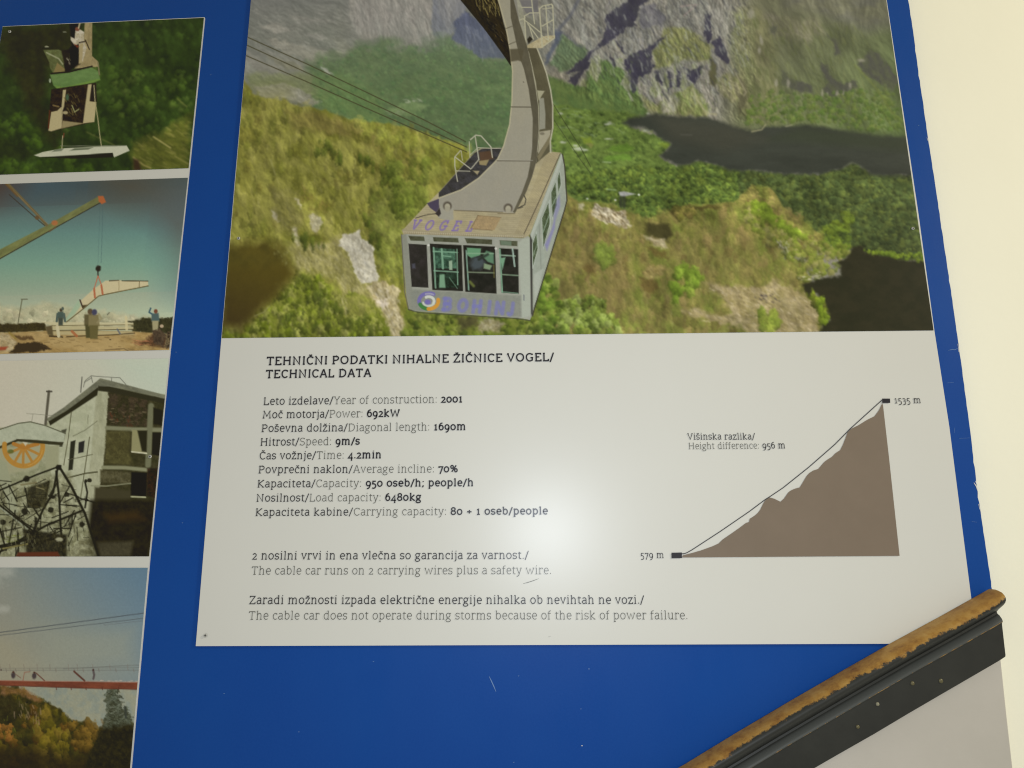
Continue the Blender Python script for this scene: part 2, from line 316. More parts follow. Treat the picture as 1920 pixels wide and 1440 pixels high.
    p.grade((1380, 0), (116, 114, 86), (1720, 260), (84, 102, 54), [(1400, -200), (1760, -200), (1760, 300), (1360, 300), (1372, 120), (1390, 40)], soft=46, a=0.9)
    p.fill(Cc((300, -200), (1300, -200), (1200, 200), (950, 250), (560, 120), (300, 60)), (104, 102, 92), (118, 116, 92), soft=30, t=(0.1, 20, 2, 10), a=0.8)
    p.fill(Cc((-60, 60), (200, 90), (330, 140), (560, 160), (620, 260), (480, 330), (220, 300), (-60, 340)), (138, 132, 108), (118, 116, 86), soft=14, warp=(8, 14), t=(0.15, 10, 2.6, 75), a=0.75)
    p.fill(B((1100, 250), (1250, 230), (1400, 330), (1520, 430), (1500, 560), (1300, 540), (1180, 560), (1100, 620), (1000, 600), (980, 480), (1060, 340)), (114, 116, 66), (124, 122, 74), soft=7, warp=(6, 12), t=(0.14, 9, 2, 60))
    p.fill(B((1640, 120), (1920, 60), (2100, 400), (2100, 1100), (1760, 1060), (1740, 760), (1700, 560)), (110, 113, 74), (122, 120, 82), soft=16, warp=(6, 14), t=(0.14, 12, 2.8, 78), a=0.85)
    p.fill(B((160, 300), (280, 380), (400, 440), (380, 520), (250, 620), (150, 640), (60, 560), (110, 420)), (82, 96, 66), (90, 102, 68), soft=6, warp=(5, 10), t=(0.12, 9, 2, 50))
    p.fill(B((480, 520), (620, 560), (720, 640), (860, 860), (960, 1000), (900, 1040), (500, 1040), (200, 1000), (40, 900), (40, 680), (220, 760), (330, 770), (420, 640)), (80, 100, 54), (94, 110, 58), soft=7, warp=(8, 14), t=(0.13, 10, 1.6, 55))
    p.fill(B((880, 860), (1000, 940), (1100, 880), (1260, 820), (1340, 760), (1480, 960), (1480, 1060), (1000, 1030), (930, 980)), (110, 118, 66), (126, 124, 80), soft=8, warp=(6, 12), t=(0.15, 9, 2, 65))
    p.fill(B((1060, 880), (1180, 850), (1220, 900), (1180, 1030), (1060, 1020)), (148, 142, 118), (128, 124, 96), soft=7, warp=(6, 9), t=(0.2, 7, 3, 80), a=0.85)
    p.fill(B((1540, 700), (1660, 640), (1740, 700), (1820, 840), (1720, 900), (1640, 880), (1560, 820)), (140, 134, 100), (118, 120, 70), soft=8, warp=(7, 11), t=(0.15, 8, 2.6, 72), a=0.85)
    p.fill(B((1440, 100), (1640, 60), (1720, 160), (1690, 320), (1560, 340), (1500, 320), (1500, 140)), (146, 140, 122), (126, 122, 104), soft=6, warp=(5, 9), t=(0.18, 8, 3, 78), a=0.85)
    # crags catching the light
    for q in [((680, 760), (740, 640), (780, 740), (770, 840)), ((940, 840), (990, 660), (1060, 820), (1000, 900)), ((1060, 780), (1090, 640), (1140, 740), (1110, 830)), ((1220, 760), (1250, 640), (1300, 740), (1240, 820)),
              ((640, 540), (720, 520), (730, 600), (660, 600)), ((1160, 500), (1220, 500), (1210, 780), (1180, 760)), ((310, 760), (360, 700), (390, 780)), ((1320, 580), (1380, 560), (1390, 650), (1340, 660)), ((420, 520), (500, 490), (520, 640), (470, 740), (410, 660))]:
        p.fill(B(*q), (146, 143, 118), (120, 122, 82), soft=2.5, warp=(3, 7), t=(0.22, 5, 3, 78), a=0.9)
    p.relief([(1000, -150), (1400, -150), (1420, 140), (1400, 235), (1210, 210), (1100, 190), (1010, 130)], 30, 0.17, 301, (0.9, -0.35), 1.8, 62)
    p.relief([(1000, -150), (1400, -150), (1420, 140), (1400, 235), (1210, 210), (1100, 190), (1010, 130)], 10, 0.13, 302, (0.9, -0.3), 2.2, 74)
    p.relief([(1380, -150), (1770, -150), (1770, 262), (1560, 250), (1400, 240)], 46, 0.08, 303, (0.9, -0.35), 2.4, 62, soft=30)
    p.relief([(1380, -150), (1770, -150), (1770, 262), (1560, 250), (1400, 240)], 14, 0.015, 304, (0.9, -0.3), 2.4, 66, soft=30)
    shade = [((680, 60), (750, 10), (800, -200), (960, -200), (930, 20), (860, 50), (840, 150), (820, 180), (830, 230), (740, 250), (700, 300), (600, 370), (560, 400), (480, 430), (500, 390), (540, 340), (560, 250), (555, 130), (610, 100)),
             ((520, 400), (440, 470), (400, 540), (420, 560), (400, 620), (350, 650), (310, 720), (290, 775), (220, 730), (230, 700), (320, 640), (200, 660), (280, 590), (330, 540), (400, 480)),
             ((730, 540), (800, 480), (900, 440), (1000, 380), (1110, 310), (1060, 360), (980, 450), (960, 560), (1000, 590), (960, 650), (850, 710), (820, 840), (790, 830), (770, 740), (760, 650), (730, 620)),
             ((1440, 130), (1470, 110), (1500, 150), (1510, 340), (1480, 400), (1450, 330)), ((1510, 390), (1590, 320), (1620, 420), (1660, 490), (1670, 560), (1640, 580), (1560, 500)),
             ((1250, 600), (1320, 640), (1390, 600), (1430, 590), (1390, 720), (1360, 760), (1310, 720), (1290, 660)), ((1100, 600), (1140, 650), (1150, 780), (1110, 830), (1130, 720)), ((990, 640), (1030, 640), (1070, 740), (1060, 780), (1010, 700)),
             ((1200, 620), (1230, 640), (1220, 790), (1190, 780)), ((600, 500), (640, 560), (650, 610), (600, 560)), ((640, 350), (700, 420), (740, 490), (700, 470))]
    for q in shade:
        p.fill(B(*q), (50, 46, 57), (60, 57, 62), soft=3, warp=(4, 6), t=(0.14, 6, 2, 60), a=0.95)
    p.fill(B((1510, 520), (1550, 600), (1560, 680), (1530, 780), (1490, 760), (1490, 650)), (86, 82, 50), soft=4, warp=(3, 8), a=0.9)
    p.fill(B((1700, 640), (1800, 720), (1840, 830), (1760, 1040), (1740, 900), (1800, 820)), (88, 84, 62), soft=6, warp=(4, 8), a=0.7)
    p.fill(B((100, 260), (160, 280), (150, 380), (80, 470), (30, 580), (0, 600), (20, 500), (80, 400)), (68, 72, 84), (80, 84, 90), soft=4, warp=(4, 8), t=(0.1, 7, 2, 60), a=0.9)
    p.line(B((330, -40), (240, 140), (160, 230), (130, 270)), 6, (84, 84, 88), 0.7, 5)
    p.line(B((160, 290), (230, 340), (300, 410), (340, 420)), 4, (82, 80, 82), 0.6, 4)
    p.line(B((620, -20), (560, 60), (600, 110)), 4, (150, 142, 130), 0.6, 4)
    p.fill(B((880, 40), (1000, 30), (1090, 160), (1060, 240), (980, 230), (900, 260), (840, 190)), (112, 108, 104), (92, 88, 90), soft=4, warp=(5, 7), t=(0.25, 6, 2.4, 65), a=0.75)
    p.line(B((1660, 500), (1700, 600), (1740, 690), (1820, 830), (1800, 860)), 2.4, (152, 145, 112), 0.8, 2.5)
    p.line(B((1340, 800), (1370, 880), (1420, 960), (1470, 1020), (1550, 1030)), 3.4, (146, 140, 104), 0.8, 3)
    p.line(B((620, 360), (680, 450), (730, 520)), 2, (146, 140, 104), 0.7, 2)
    p.line(B((760, 840), (800, 905)), 2.5, (170, 165, 138), 0.8, 2)
    p.line(B((1220, 60), (1380, 40), (1260, 140)), 2, (160, 135, 122), 0.7, 2)
    p.specks(B((560, 240), (1100, 240), (1080, 320), (760, 480), (640, 380)), 90, (140, 138, 132), (2, 7), (0.7, 1.6), 75, 23, 0.6)
    p.specks(B((900, 560), (1440, 560), (1380, 840), (1000, 880)), 90, (150, 148, 124), (2, 9), (0.7, 1.6), 82, 24, 0.55)
    p.specks(B((1060, 850), (1200, 850), (1180, 1020), (1060, 1020)), 50, (172, 164, 140), (3, 10), (0.7, 1.4), 84, 25, 0.6)
    p.specks(B((480, 480), (1560, 480), (1560, 1030), (480, 1000)), 200, (92, 108, 52), (2, 8), (0.9, 2.2), 70, 26, 0.4)
    rf = [(1385, -150), (1770, -150), (1770, 262), (1560, 250), (1400, 240)]
    p.mottle(rf, 40, 0.16, 351, 2.6, 60, 40); p.mottle(rf, 17, 0.12, 352, 3.0, 68, 40); p.mottle([(1010, -150), (1400, -150), (1420, 140), (1400, 235), (1210, 210), (1100, 190), (1010, 130)], 22, 0.13, 353, 2.2, 68, 20)
    p.specks([(1080, -20), (1400, -20), (1410, 120), (1330, 200), (1200, 200), (1090, 110)], 240, (156, 156, 134), (4, 15), (1.4, 3.6), 66, 27, 0.55); p.specks([(1080, -20), (1400, -20), (1410, 120), (1330, 200), (1200, 200), (1090, 110)], 230, (60, 59, 62), (4, 14), (1.4, 3.4), 62, 28, 0.5)
    # right flank: drapes, shaded gullies, small white crags
    p.specks(Cc((0, 100), (900, 200), (1200, 900), (1100, 1050), (0, 980)), 420, (92, 100, 54), (4, 16), (1.2, 3.2), 66, 31, 0.35)
    p.specks(Cc((0, 100), (900, 200), (1200, 900), (1100, 1050), (0, 980)), 420, (124, 126, 78), (4, 16), (1, 2.6), 66, 32, 0.3)
    for q in [((880, 510), (960, 430), (980, 395), (1040, 420), (1110, 520), (1200, 650), (1170, 730), (1100, 680), (960, 610)), ((640, 270), (720, 330), (750, 440), (700, 430), (690, 350)), ((570, 490), (640, 510), (660, 600), (740, 660), (700, 700), (620, 620)),
              ((280, 560), (330, 600), (360, 640), (440, 640), (520, 680), (520, 740), (430, 730), (350, 690), (280, 680)), ((600, 700), (700, 640), (780, 660), (860, 640), (880, 690), (740, 760), (640, 770)), ((1090, 470), (1160, 560), (1200, 640), (1130, 580)), ((190, 210), (240, 200), (230, 280), (190, 260))]:
        p.fill(Cc(*q), (76, 75, 68), (84, 86, 66), soft=4.5, warp=(4, 8), t=(0.12, 7, 2, 60), a=0.85)
    for x, y, w_, h_ in [(235, 660, 3, 7), (330, 665, 3, 8), (905, 478, 7, 3), (820, 680, 3, 6), (600, 740, 2, 7), (640, 750, 2, 4), (720, 745, 3, 6), (770, 740, 2, 5), (40, 110, 6, 8), (120, 330, 3, 6), (100, 400, 3, 6), (110, 300, 2, 5)]:
        q = Cc((x, y))[0]; p.ell(q[0], q[1], w_, h_, (158, 153, 132), 0.7, 0.5, 0.5)
    p.clumps(Cc((0, 760), (200, 720), (560, 760), (900, 700), (1180, 740), (1240, 1040), (900, 1030), (500, 970), (200, 980), (0, 1000)), 500, (2, 6), [(96, 112, 52), (84, 104, 48), (78, 98, 46), (104, 116, 58)], 33, 0.22, a=0.6)
    p.line(Cc((860, 520), (960, 620), (1040, 720), (1160, 900)), 3, (112, 120, 60), 0.6, 4)
    for P_, c_, a_ in (([(300, -300), (1010, -300), (1010, 120), (620, 130), (440, 170)], (134, 133, 126), 0.22), ([(1000, -300), (1900, -300), (1900, 150), (1400, 170), (1000, 150)], (114, 114, 110), 0.10), ([(440, 160), (620, 90), (1010, 60), (1010, 290), (800, 280)], (110, 124, 96), 0.22)):
        p.fill(P_, c_, soft=90, a=a_)
    p.tint([(1010, -200), (1400, -200), (1390, 90), (1330, 215), (1200, 205), (1080, 120), (1010, 110)], (1.04, 1.06, 1.10)); p.tint([(640, -200), (980, -200), (940, 110), (800, 90), (660, 70)], (1.03, 1.04, 1.08), 40); p.tint([(430, -200), (640, -200), (660, 100), (440, 150)], (1.04, 1.05, 1.07), 50)
    # valley floor
    floor_ = [(1030, 195), (1110, 206), (1180, 212), (1210, 217), (1180, 236), (1240, 258), (1258, 272), (1236, 293), (1270, 312), (1310, 302), (1370, 318), (1440, 324), (1470, 360), (1400, 420), (1200, 420), (1040, 390)]
    p.fill(floor_, (90, 108, 50), (102, 120, 56), soft=4, warp=(4, 12), t=(0.16, 10, 1.8, 12))
    p.clumps(floor_, 900, (1.6, 5), [(74, 92, 42), (94, 112, 50), (106, 124, 58), (84, 102, 48), (64, 80, 38)], 41, 0.3, a=0.7)
    for q, c in [(((340, 1230), (420, 1240), (440, 1290), (350, 1300)), (118, 134, 48)), (((620, 1310), (760, 1290), (820, 1340), (700, 1370), (560, 1350)), (96, 126, 46)), (((380, 1290), (440, 1300), (430, 1330), (390, 1320)), (130, 130, 70)), (((560, 1400), (760, 1380), (800, 1440), (540, 1450)), (96, 126, 48)), (((880, 1165), (980, 1165), (970, 1190), (880, 1190)), (140, 150, 84)), (((1040, 1290), (1140, 1280), (1120, 1330), (1050, 1320)), (108, 124, 46))]:
        p.fill(B(*q), c, soft=4, warp=(3, 6), a=0.85)
    p.specks(B((90, 950), (600, 1060), (700, 1200), (300, 1240), (90, 1150)), 60, (140, 156, 112), (3, 12), (0.8, 1.8), 12, 42, 0.55)
    for x, y, w_, h_ in [(150, 1020, 4, 2), (590, 1110, 5, 3), (560, 1120, 4, 2), (310, 1340, 9, 4), (285, 1310, 5, 2), (370, 1350, 6, 2), (170, 1280, 6, 2), (580, 1250, 8, 1.6), (935, 1022, 3, 2), (920, 1175, 8, 2.4)]:
        q = B((x, y))[0]; p.ell(q[0], q[1], w_, h_, (176, 178, 158), 0.75, 0.4, 0.5)
    wood = D((160, 200), (380, 160), (700, 130), (1000, 140), (1160, 90), (1400, 150), (1620, 170), (1620, 420), (1400, 420), (1200, 400), (940, 470), (760, 520), (640, 430), (400, 380), (200, 340))
    p.fill(wood, (82, 97, 43), (92, 108, 46), soft=4, warp=(5, 10), t=(0.16, 10, 1.4, 0))
    p.clumps(wood, 1000, (2, 6.5), [(68, 84, 38), (88, 104, 44), (78, 94, 42), (102, 116, 48), (57, 70, 34)], 43, 0.36, a=0.75)
    p.fill(D((560, 320), (600, 315), (690, 335), (640, 345), (600, 355), (570, 350)), (176, 176, 166), soft=2)
    p.line(D((470, 300), (540, 305)), 2.2, (150, 170, 120), 0.7)
    p.line(D((440, 95), (500, 98)), 2.2, (160, 175, 130), 0.7)
    p.ell(*D((712, 341))[0], 2, 1.6, (225, 225, 215)); p.ell(*D((535, 380))[0], 2, 1.8, (205, 205, 190)); p.ell(*D((325, 370))[0], 2, 1.6, (190, 195, 170))
    for x in (575, 600): p.line(D((x, 360), (x + 2, 430)), 5, (58, 62, 48), 0.8, 3)
    fr = E((-60, 30), (0, 20), (580, 30), (760, -10), (850, -60), (930, -10), (1000, 30), (1330, 40), (1440, 700), (1250, 720), (1000, 680), (830, 600), (560, 560), (300, 440), (100, 260), (-60, 220))
    p.fill(fr, (72, 82, 42), (82, 92, 46), soft=3, warp=(3, 8), t=(0.15, 14, 1.5, 10))
    p.clumps(fr, 1250, (2.2, 7.5), [(62, 74, 40), (76, 88, 46), (88, 98, 46), (55, 66, 36), (70, 82, 42)], 44, 0.34, a=0.75)
    p.clumps(E((500, 560), (780, 330), (860, 380), (800, 470), (820, 620), (760, 700), (520, 600)), 160, (3, 8), [(96, 112, 38), (104, 118, 40), (86, 102, 38)], 45, 0.3, a=0.75)
    for q in [((1190, 90), (1290, 100), (1300, 150), (1200, 140)), ((1200, 330), (1320, 370), (1370, 400), (1260, 400)), ((740, 490), (800, 480), (780, 560), (745, 540)), ((1290, 260), (1350, 300), (1350, 330), (1290, 300)), ((1340, 480), (1400, 500), (1400, 580)), ((210, 230), (330, 300), (400, 380), (330, 420), (240, 330))]:
        p.fill(E(*q), (54, 66, 34), soft=5, warp=(4, 7), a=0.75)
    # the lake
    lake = [(1166, 231), (1178, 221), (1207, 216.5), (1228, 213.5), (1260, 217.5), (1332, 221), (1374, 236), (1409, 247), (1435, 237), (1471, 237), (1506, 234), (1542, 238.5), (1601, 249), (1648, 255), (1760, 259), (1760, 330), (1636, 329.5), (1622, 319), (1608, 309), (1594, 306), (1579, 316.5), (1537, 327), (1471, 327), (1420, 321), (1370, 320), (1345, 310), (1310, 303), (1277, 312.5), (1260, 305), (1236, 292), (1255, 277), (1257, 269), (1234, 258), (1224, 246), (1203, 239.6), (1182, 237.5)]
    p.fill(lake, (61, 64, 54), (54, 57, 48), soft=8, warp=(3, 8), t=(0.06, 30, 4, 4)); p.specks(lake, 120, (68, 70, 58), (6, 26), (0.8, 1.6), 3, 100, 0.25); p.specks(lake, 120, (45, 48, 42), (6, 26), (0.8, 1.6), 3, 101, 0.25)
    p.fill([(1220, 214), (1380, 236), (1440, 262), (1360, 285), (1260, 262)], (74, 72, 58), soft=26, a=0.5)
    p.fill([(1500, 238), (1760, 262), (1760, 290), (1560, 272), (1440, 262)], (58, 64, 46), soft=18, a=0.6)
    p.line(B((1230, 1210), (1330, 1215)), 2, (92, 90, 80), 0.5, 3)
    p.line(Cc((40, 1045), (120, 1030), (150, 990)), 2, (168, 160, 120), 0.8); p.line(Cc((310, 1005), (360, 992)), 2, (165, 160, 125), 0.7)
    # brown and olive hillside below right
    hill = D((-60, 420), (160, 330), (260, 400), (420, 390), (600, 450), (760, 520), (940, 470), (980, 430), (1160, 420), (1300, 410), (1420, 400), (1560, 260), (1700, 300), (1800, 430), (2080, 640), (2060, 760), (1960, 900), (2080, 1200), (2100, 1420), (-420, 1420), (-400, 900))
    p.fill(hill, (122, 113, 60), (112, 118, 52), soft=4, warp=(5, 14), t=(0.2, 20, 1.8, 78))
    p.fill(D((80, 640), (330, 600), (640, 760), (700, 1000), (560, 1300), (300, 1240), (60, 1100), (40, 800)), (126, 108, 66), (112, 100, 56), soft=26, warp=(14, 24), t=(0.18, 14, 2.2, 80), a=0.7)
    p.fill(D((980, 700), (1300, 560), (1600, 700), (1600, 960), (1300, 1000), (1150, 900), (960, 1000)), (128, 116, 66), (116, 112, 58), soft=26, warp=(14, 22), t=(0.18, 14, 2, 78), a=0.7)
    p.clumps(hill, 150, (4, 9), [(92, 78, 44), (84, 80, 38)], 50, 0.15, 1.6, a=0.45); p.clumps(hill, 520, (4, 9), [(124, 114, 62), (112, 112, 52), (132, 114, 70), (104, 108, 46), (136, 128, 70)], 51, 0.26, 1.7, a=0.42)
    p.specks(hill, 420, (98, 88, 44), (3, 12), (0.9, 2.4), 82, 52, 0.4)
    p.specks(hill, 420, (158, 146, 100), (3, 10), (0.7, 1.6), 84, 53, 0.35)
    p.clumps(E((0, 240), (120, 260), (400, 470), (500, 560), (800, 600), (830, 650), (730, 720), (740, 800), (560, 860), (440, 880), (300, 660), (140, 560), (-20, 380)), 260, (3, 8), [(106, 116, 44), (118, 120, 54), (98, 108, 40), (126, 122, 70)], 54, 0.3, a=0.7)
    p.clumps(E((40, 240), (150, 260), (240, 380), (420, 470), (500, 560), (420, 540), (280, 450), (60, 330)), 70, (4, 9), [(104, 120, 38), (96, 112, 36)], 55, 0.28, a=0.7)
    for q in [((230, 540), (300, 620), (330, 680), (250, 600)), ((380, 690), (500, 680), (470, 740), (400, 720)), ((290, 620), (320, 700), (300, 700))]:
        p.fill(E(*q), (60, 62, 34), (120, 116, 100), soft=4, warp=(4, 6), t=(0.3, 5, 1, 0), a=0.8)
    p.specks(E((220, 520), (330, 560), (350, 680), (270, 640)), 24, (175, 168, 150), (1.5, 4), (1, 2), 70, 56, 0.8)
    p.specks(E((400, 850), (600, 800), (620, 840), (430, 890)), 30, (196, 186, 158), (2, 6), (1, 2), 0, 57, 0.7)
    # pale rock outcrops and scree
    p.fill(D((380, 390), (420, 420), (520, 450), (620, 460), (610, 520), (660, 580), (600, 590), (450, 540), (360, 500), (370, 440)), (178, 168, 136), (132, 118, 84), soft=3, warp=(5, 7), t=(0.3, 5, 1.8, 40))
    p.specks(D((380, 400), (600, 470), (600, 580), (380, 520)), 60, (216, 206, 180), (2, 9), (0.8, 2), 45, 58, 0.7)
    p.specks(D((380, 400), (600, 470), (600, 580), (380, 520)), 36, (88, 74, 48), (2, 9), (0.8, 2), 50, 59, 0.7)
    p.fill(D((250, 410), (300, 400), (300, 450), (260, 445)), (180, 172, 140), soft=4, warp=(4, 5), a=0.8)
    p.fill(D((770, 555), (940, 560), (960, 640), (930, 690), (800, 650), (765, 630)), (66, 62, 34), soft=8, warp=(4, 7))
    p.fill(D((940, 460), (980, 430), (1160, 430), (1300, 410), (1320, 440), (1180, 460), (1060, 470), (980, 510)), (76, 68, 34), soft=5, warp=(5, 7), a=0.85)
    p.clumps(D((980, 440), (1180, 440), (1120, 520), (1000, 520)), 26, (4, 8), [(120, 108, 56), (106, 102, 46)], 60, 0.3, a=0.85)
    p.fill(D((750, 650), (900, 670), (940, 740), (880, 740), (820, 710)), (172, 160, 126), (140, 124, 90), soft=5, warp=(4, 6), t=(0.22, 5, 2, 25), a=0.85)
    p.fill(D((740, 920), (800, 860), (900, 880), (900, 930), (820, 980), (750, 960)), (160, 142, 88), (128, 110, 64), soft=6, warp=(5, 6), t=(0.25, 5, 2, 40), a=0.8)
    for q in [((720, 960), (820, 980), (860, 1050), (780, 1090), (720, 1020)), ((300, 880), (360, 860), (380, 940), (320, 920)), ((780, 730), (900, 760), (940, 830), (820, 800))]:
        p.fill(D(*q), (92, 76, 40), soft=8, warp=(6, 8), a=0.75)
    p.clumps(D((380, 700), (500, 700), (520, 840), (440, 900), (390, 800)), 34, (4, 10), [(112, 124, 54), (102, 114, 46)], 61, 0.28, 1.4, a=0.65)
    p.clumps(D((1000, 880), (1120, 850), (1180, 960), (1170, 1070), (1060, 1090), (960, 1160), (950, 1020)), 46, (4, 10), [(102, 122, 40), (92, 112, 36), (112, 128, 48)], 62, 0.32, 1.4, a=0.75)
    p.clumps(D((-60, 950), (60, 960), (120, 1120), (180, 1360), (-300, 1400), (-300, 1150)), 130, (4, 11), [(86, 104, 36), (102, 116, 44), (66, 82, 28), (112, 122, 58)], 63, 0.36, 1.2, a=0.85)
    p.clumps(D((130, 1150), (380, 1100), (540, 1250), (560, 1380), (120, 1380)), 110, (4, 10), [(118, 132, 58), (100, 112, 44), (72, 84, 32), (128, 138, 72)], 64, 0.4, 1.3, a=0.8)
    scree = D((1180, 1000), (1330, 1020), (1600, 1030), (1720, 980), (1920, 1060), (2060, 1180), (2060, 1420), (1560, 1420), (1480, 1330), (1300, 1300), (1200, 1290), (1040, 1200), (1120, 1190), (1300, 1250), (1420, 1220), (1280, 1080))
    p.fill(scree, (162, 146, 108), (138, 124, 82), soft=8, warp=(8, 12), t=(0.2, 8, 2.2, 32), a=0.85)
    p.specks(scree, 150, (196, 182, 148), (2, 8), (0.8, 2), 32, 65, 0.6); p.specks(scree, 90, (108, 94, 64), (2, 8), (0.9, 2.2), 32, 66, 0.55)
    p.specks(E((50, 970), (240, 980), (300, 1060), (160, 1050), (60, 1020)), 20, (70, 62, 62), (2, 5), (1.2, 2.2), 40, 67, 0.8)
    p.clumps(E((100, 1120), (220, 1110), (250, 1200), (230, 1270), (120, 1270)), 30, (5, 10), [(116, 124, 50), (104, 116, 44)], 68, 0.28, 1.2, a=0.85)
    p.clumps(E((440, 920), (520, 940), (660, 1100), (660, 1200), (600, 1220), (540, 1080)), 40, (3, 8), [(92, 104, 32), (110, 122, 36), (84, 84, 36)], 69, 0.34, 1.4, a=0.9)
    p.mottle(hill, 44, 0.12, 343, 1.7, 75); p.mottle(hill, 15, 0.08, 344, 2.0, 80); p.mottle(fr, 40, 0.16, 345, 1.4, 15); p.mottle(fr, 15, 0.12, 346, 1.3, 0); p.mottle(wood, 30, 0.16, 347, 1.3, 10); p.mottle(floor_, 24, 0.14, 348, 1.6, 12)
    p.relief(hill, 30, 0.06, 321, (0.6, -0.8), 1.5, 60, soft=10); p.relief(hill, 9, 0.02, 322, (0.6, -0.8), 1.3, 75, soft=8, octv=3)
    p.relief(fr, 26, 0.08, 323, (0.5, -0.85), 1.4, 10, soft=6); p.relief(wood, 22, 0.08, 324, (0.5, -0.85), 1.4, 5, soft=6); p.relief(floor_, 16, 0.07, 325, (0.5, -0.85), 1.6, 10, soft=6)
    # shaded slope bottom right
    p.fill(E((572, 1300), (610, 1220), (660, 1190), (650, 1100), (620, 1060), (585, 1010), (520, 940), (505, 1000), (460, 960), (440, 900), (530, 885), (560, 862), (750, 835), (750, 760), (720, 730), (800, 690), (830, 650), (840, 600), (930, 600), (940, 650), (1100, 680), (1250, 715), (1460, 712), (1600, 1300)), (40, 40, 25), (46, 44, 28), soft=5, warp=(2.5, 6), t=(0.05, 16, 1.5, 0))
    p.clumps(E((930, 630), (1080, 640), (1200, 660), (1420, 650), (1430, 715), (1250, 715), (1100, 682), (940, 650)), 50, (2, 5), [(104, 120, 36), (92, 110, 34)], 70, 0.3, a=0.9)
    p.clumps(E((590, 1000), (650, 1100), (660, 1200), (610, 1230), (560, 1060)), 16, (3, 6), [(110, 128, 34), (96, 112, 32)], 71, 0.3, 1.3, a=0.9)
    # yellow-green slope on the left
    left = A((100, 560), (150, 590), (200, 670), (280, 700), (420, 720), (540, 760), (700, 790), (900, 850), (1050, 880), (1300, 905), (1500, 980), (1700, 1040), (1780, 1090), (1900, 1300), (1800, 2500), (-100, 2500), (0, 1000))
    p.fill(left, (154, 150, 72), (114, 113, 44), soft=4, warp=(4, 12), t=(0.16, 26, 2.2, 60))
    p.grade((430, 300), (150, 144, 66), (600, 300), (136, 134, 62), F((-100, -400), (520, -500), (420, 520), (-100, 520)), soft=70, a=0.5)
    p.clumps(left, 190, (4, 9), [(92, 90, 34), (84, 84, 34), (100, 92, 40)], 80, 0.15, 1.6, a=0.5); p.clumps(left, 520, (4, 9), [(142, 140, 66), (126, 126, 50), (156, 150, 78), (108, 112, 42), (136, 130, 66)], 81, 0.24, 1.8, a=0.4); p.specks(left, 150, (176, 168, 112), (6, 16), (0.8, 1.5), 82, 98, 0.45); p.specks(left, 200, (86, 82, 34), (5, 14), (1.2, 2.6), 78, 99, 0.5)
    p.fill(A((440, 800), (760, 830), (1060, 960), (1400, 1060), (1450, 1200), (1200, 1150), (1000, 1000), (700, 960), (480, 900)), (122, 110, 58), (132, 122, 62), soft=14, warp=(10, 16), t=(0.16, 10, 2, 65), a=0.75)
    p.clumps(A((900, 860), (1300, 920), (1600, 1010), (1680, 1180), (1500, 1260), (1250, 1200), (1000, 980)), 80, (4, 10), [(132, 134, 56), (122, 126, 50), (128, 130, 60)], 82, 0.22, 1.4, a=0.6)
    for q in [((120, 920), (200, 900), (260, 980), (200, 1020), (120, 1020)), ((720, 1060), (800, 1050), (830, 1180), (760, 1150)), ((960, 1140), (1060, 1160), (1200, 1220), (1160, 1267), (1000, 1190)), ((880, 940), (1050, 980), (1050, 1030), (920, 1000)), ((1140, 1000), (1180, 1010), (1170, 1110), (1140, 1100)), ((1240, 1030), (1340, 1120), (1350, 1180), (1270, 1120))]:
        p.fill(A(*q), (94, 92, 36), (112, 108, 44), soft=7, warp=(7, 8), t=(0.2, 6, 1.5, 70), a=0.75)
    for q in [((640, 160), (760, 300), (720, 340), (640, 280)), ((760, 290), (900, 320), (850, 380), (740, 370)), ((1250, 20), (1360, 120), (1380, 240), (1300, 180)), ((1380, 240), (1450, 330), (1430, 480), (1390, 420)), ((920, 60), (1000, 130), (960, 160)), ((600, 590), (820, 560), (830, 640), (720, 620)), ((1080, 400), (1250, 540), (1260, 660), (1180, 620), (1120, 490))]:
        p.fill(F(*q), (98, 100, 34), (112, 96, 48), soft=10, warp=(9, 10), t=(0.22, 8, 1.6, 70), a=0.65)
    p.clumps(F((1180, 260), (1380, 180), (1440, 380), (1600, 320), (1410, 520), (1430, 960), (1240, 800), (1210, 560)), 90, (5, 13), [(114, 120, 52), (104, 110, 44), (122, 124, 60)], 83, 0.28, 1.5, a=0.6)
    p.clumps(F((1280, 40), (1600, 0), (1600, 330), (1440, 420), (1380, 300)), 60, (5, 12), [(100, 110, 42), (112, 118, 50), (84, 92, 34)], 84, 0.32, 1.5, a=0.65)
    p.specks(left, 500, (104, 104, 40), (4, 12), (0.9, 2.2), 75, 85, 0.35); p.specks(left, 420, (166, 160, 94), (3, 11), (0.7, 1.5), 76, 86, 0.35)
    p.line(F((270, 190), (300, 300), (325, 410)), 2.2, (168, 160, 84), 0.7, 2.5); p.line(F((430, 0), (465, 110)), 2.2, (160, 156, 96), 0.7, 2.5); p.line(F((655, 600), (645, 740)), 2, (170, 165, 110), 0.6, 2)
    p.fill(F((440, 200), (600, 260), (680, 420), (640, 500), (540, 560), (440, 440)), (150, 142, 84), (128, 122, 62), soft=16, warp=(10, 12), t=(0.2, 8, 2, 60), a=0.7)
    tan = F((560, 640), (680, 640), (820, 620), (960, 560), (1050, 800), (1080, 900), (1240, 900), (1200, 1060), (1000, 1020), (900, 880), (760, 860), (640, 800))
    p.fill(tan, (164, 154, 102), (142, 134, 78), soft=14, warp=(9, 12), t=(0.2, 8, 1.8, 60), a=0.8)
    p.specks(tan, 120, (188, 180, 132), (2, 7), (0.8, 2), 70, 87, 0.5); p.specks(tan, 80, (110, 104, 56), (2, 8), (0.9, 2.2), 70, 88, 0.5)
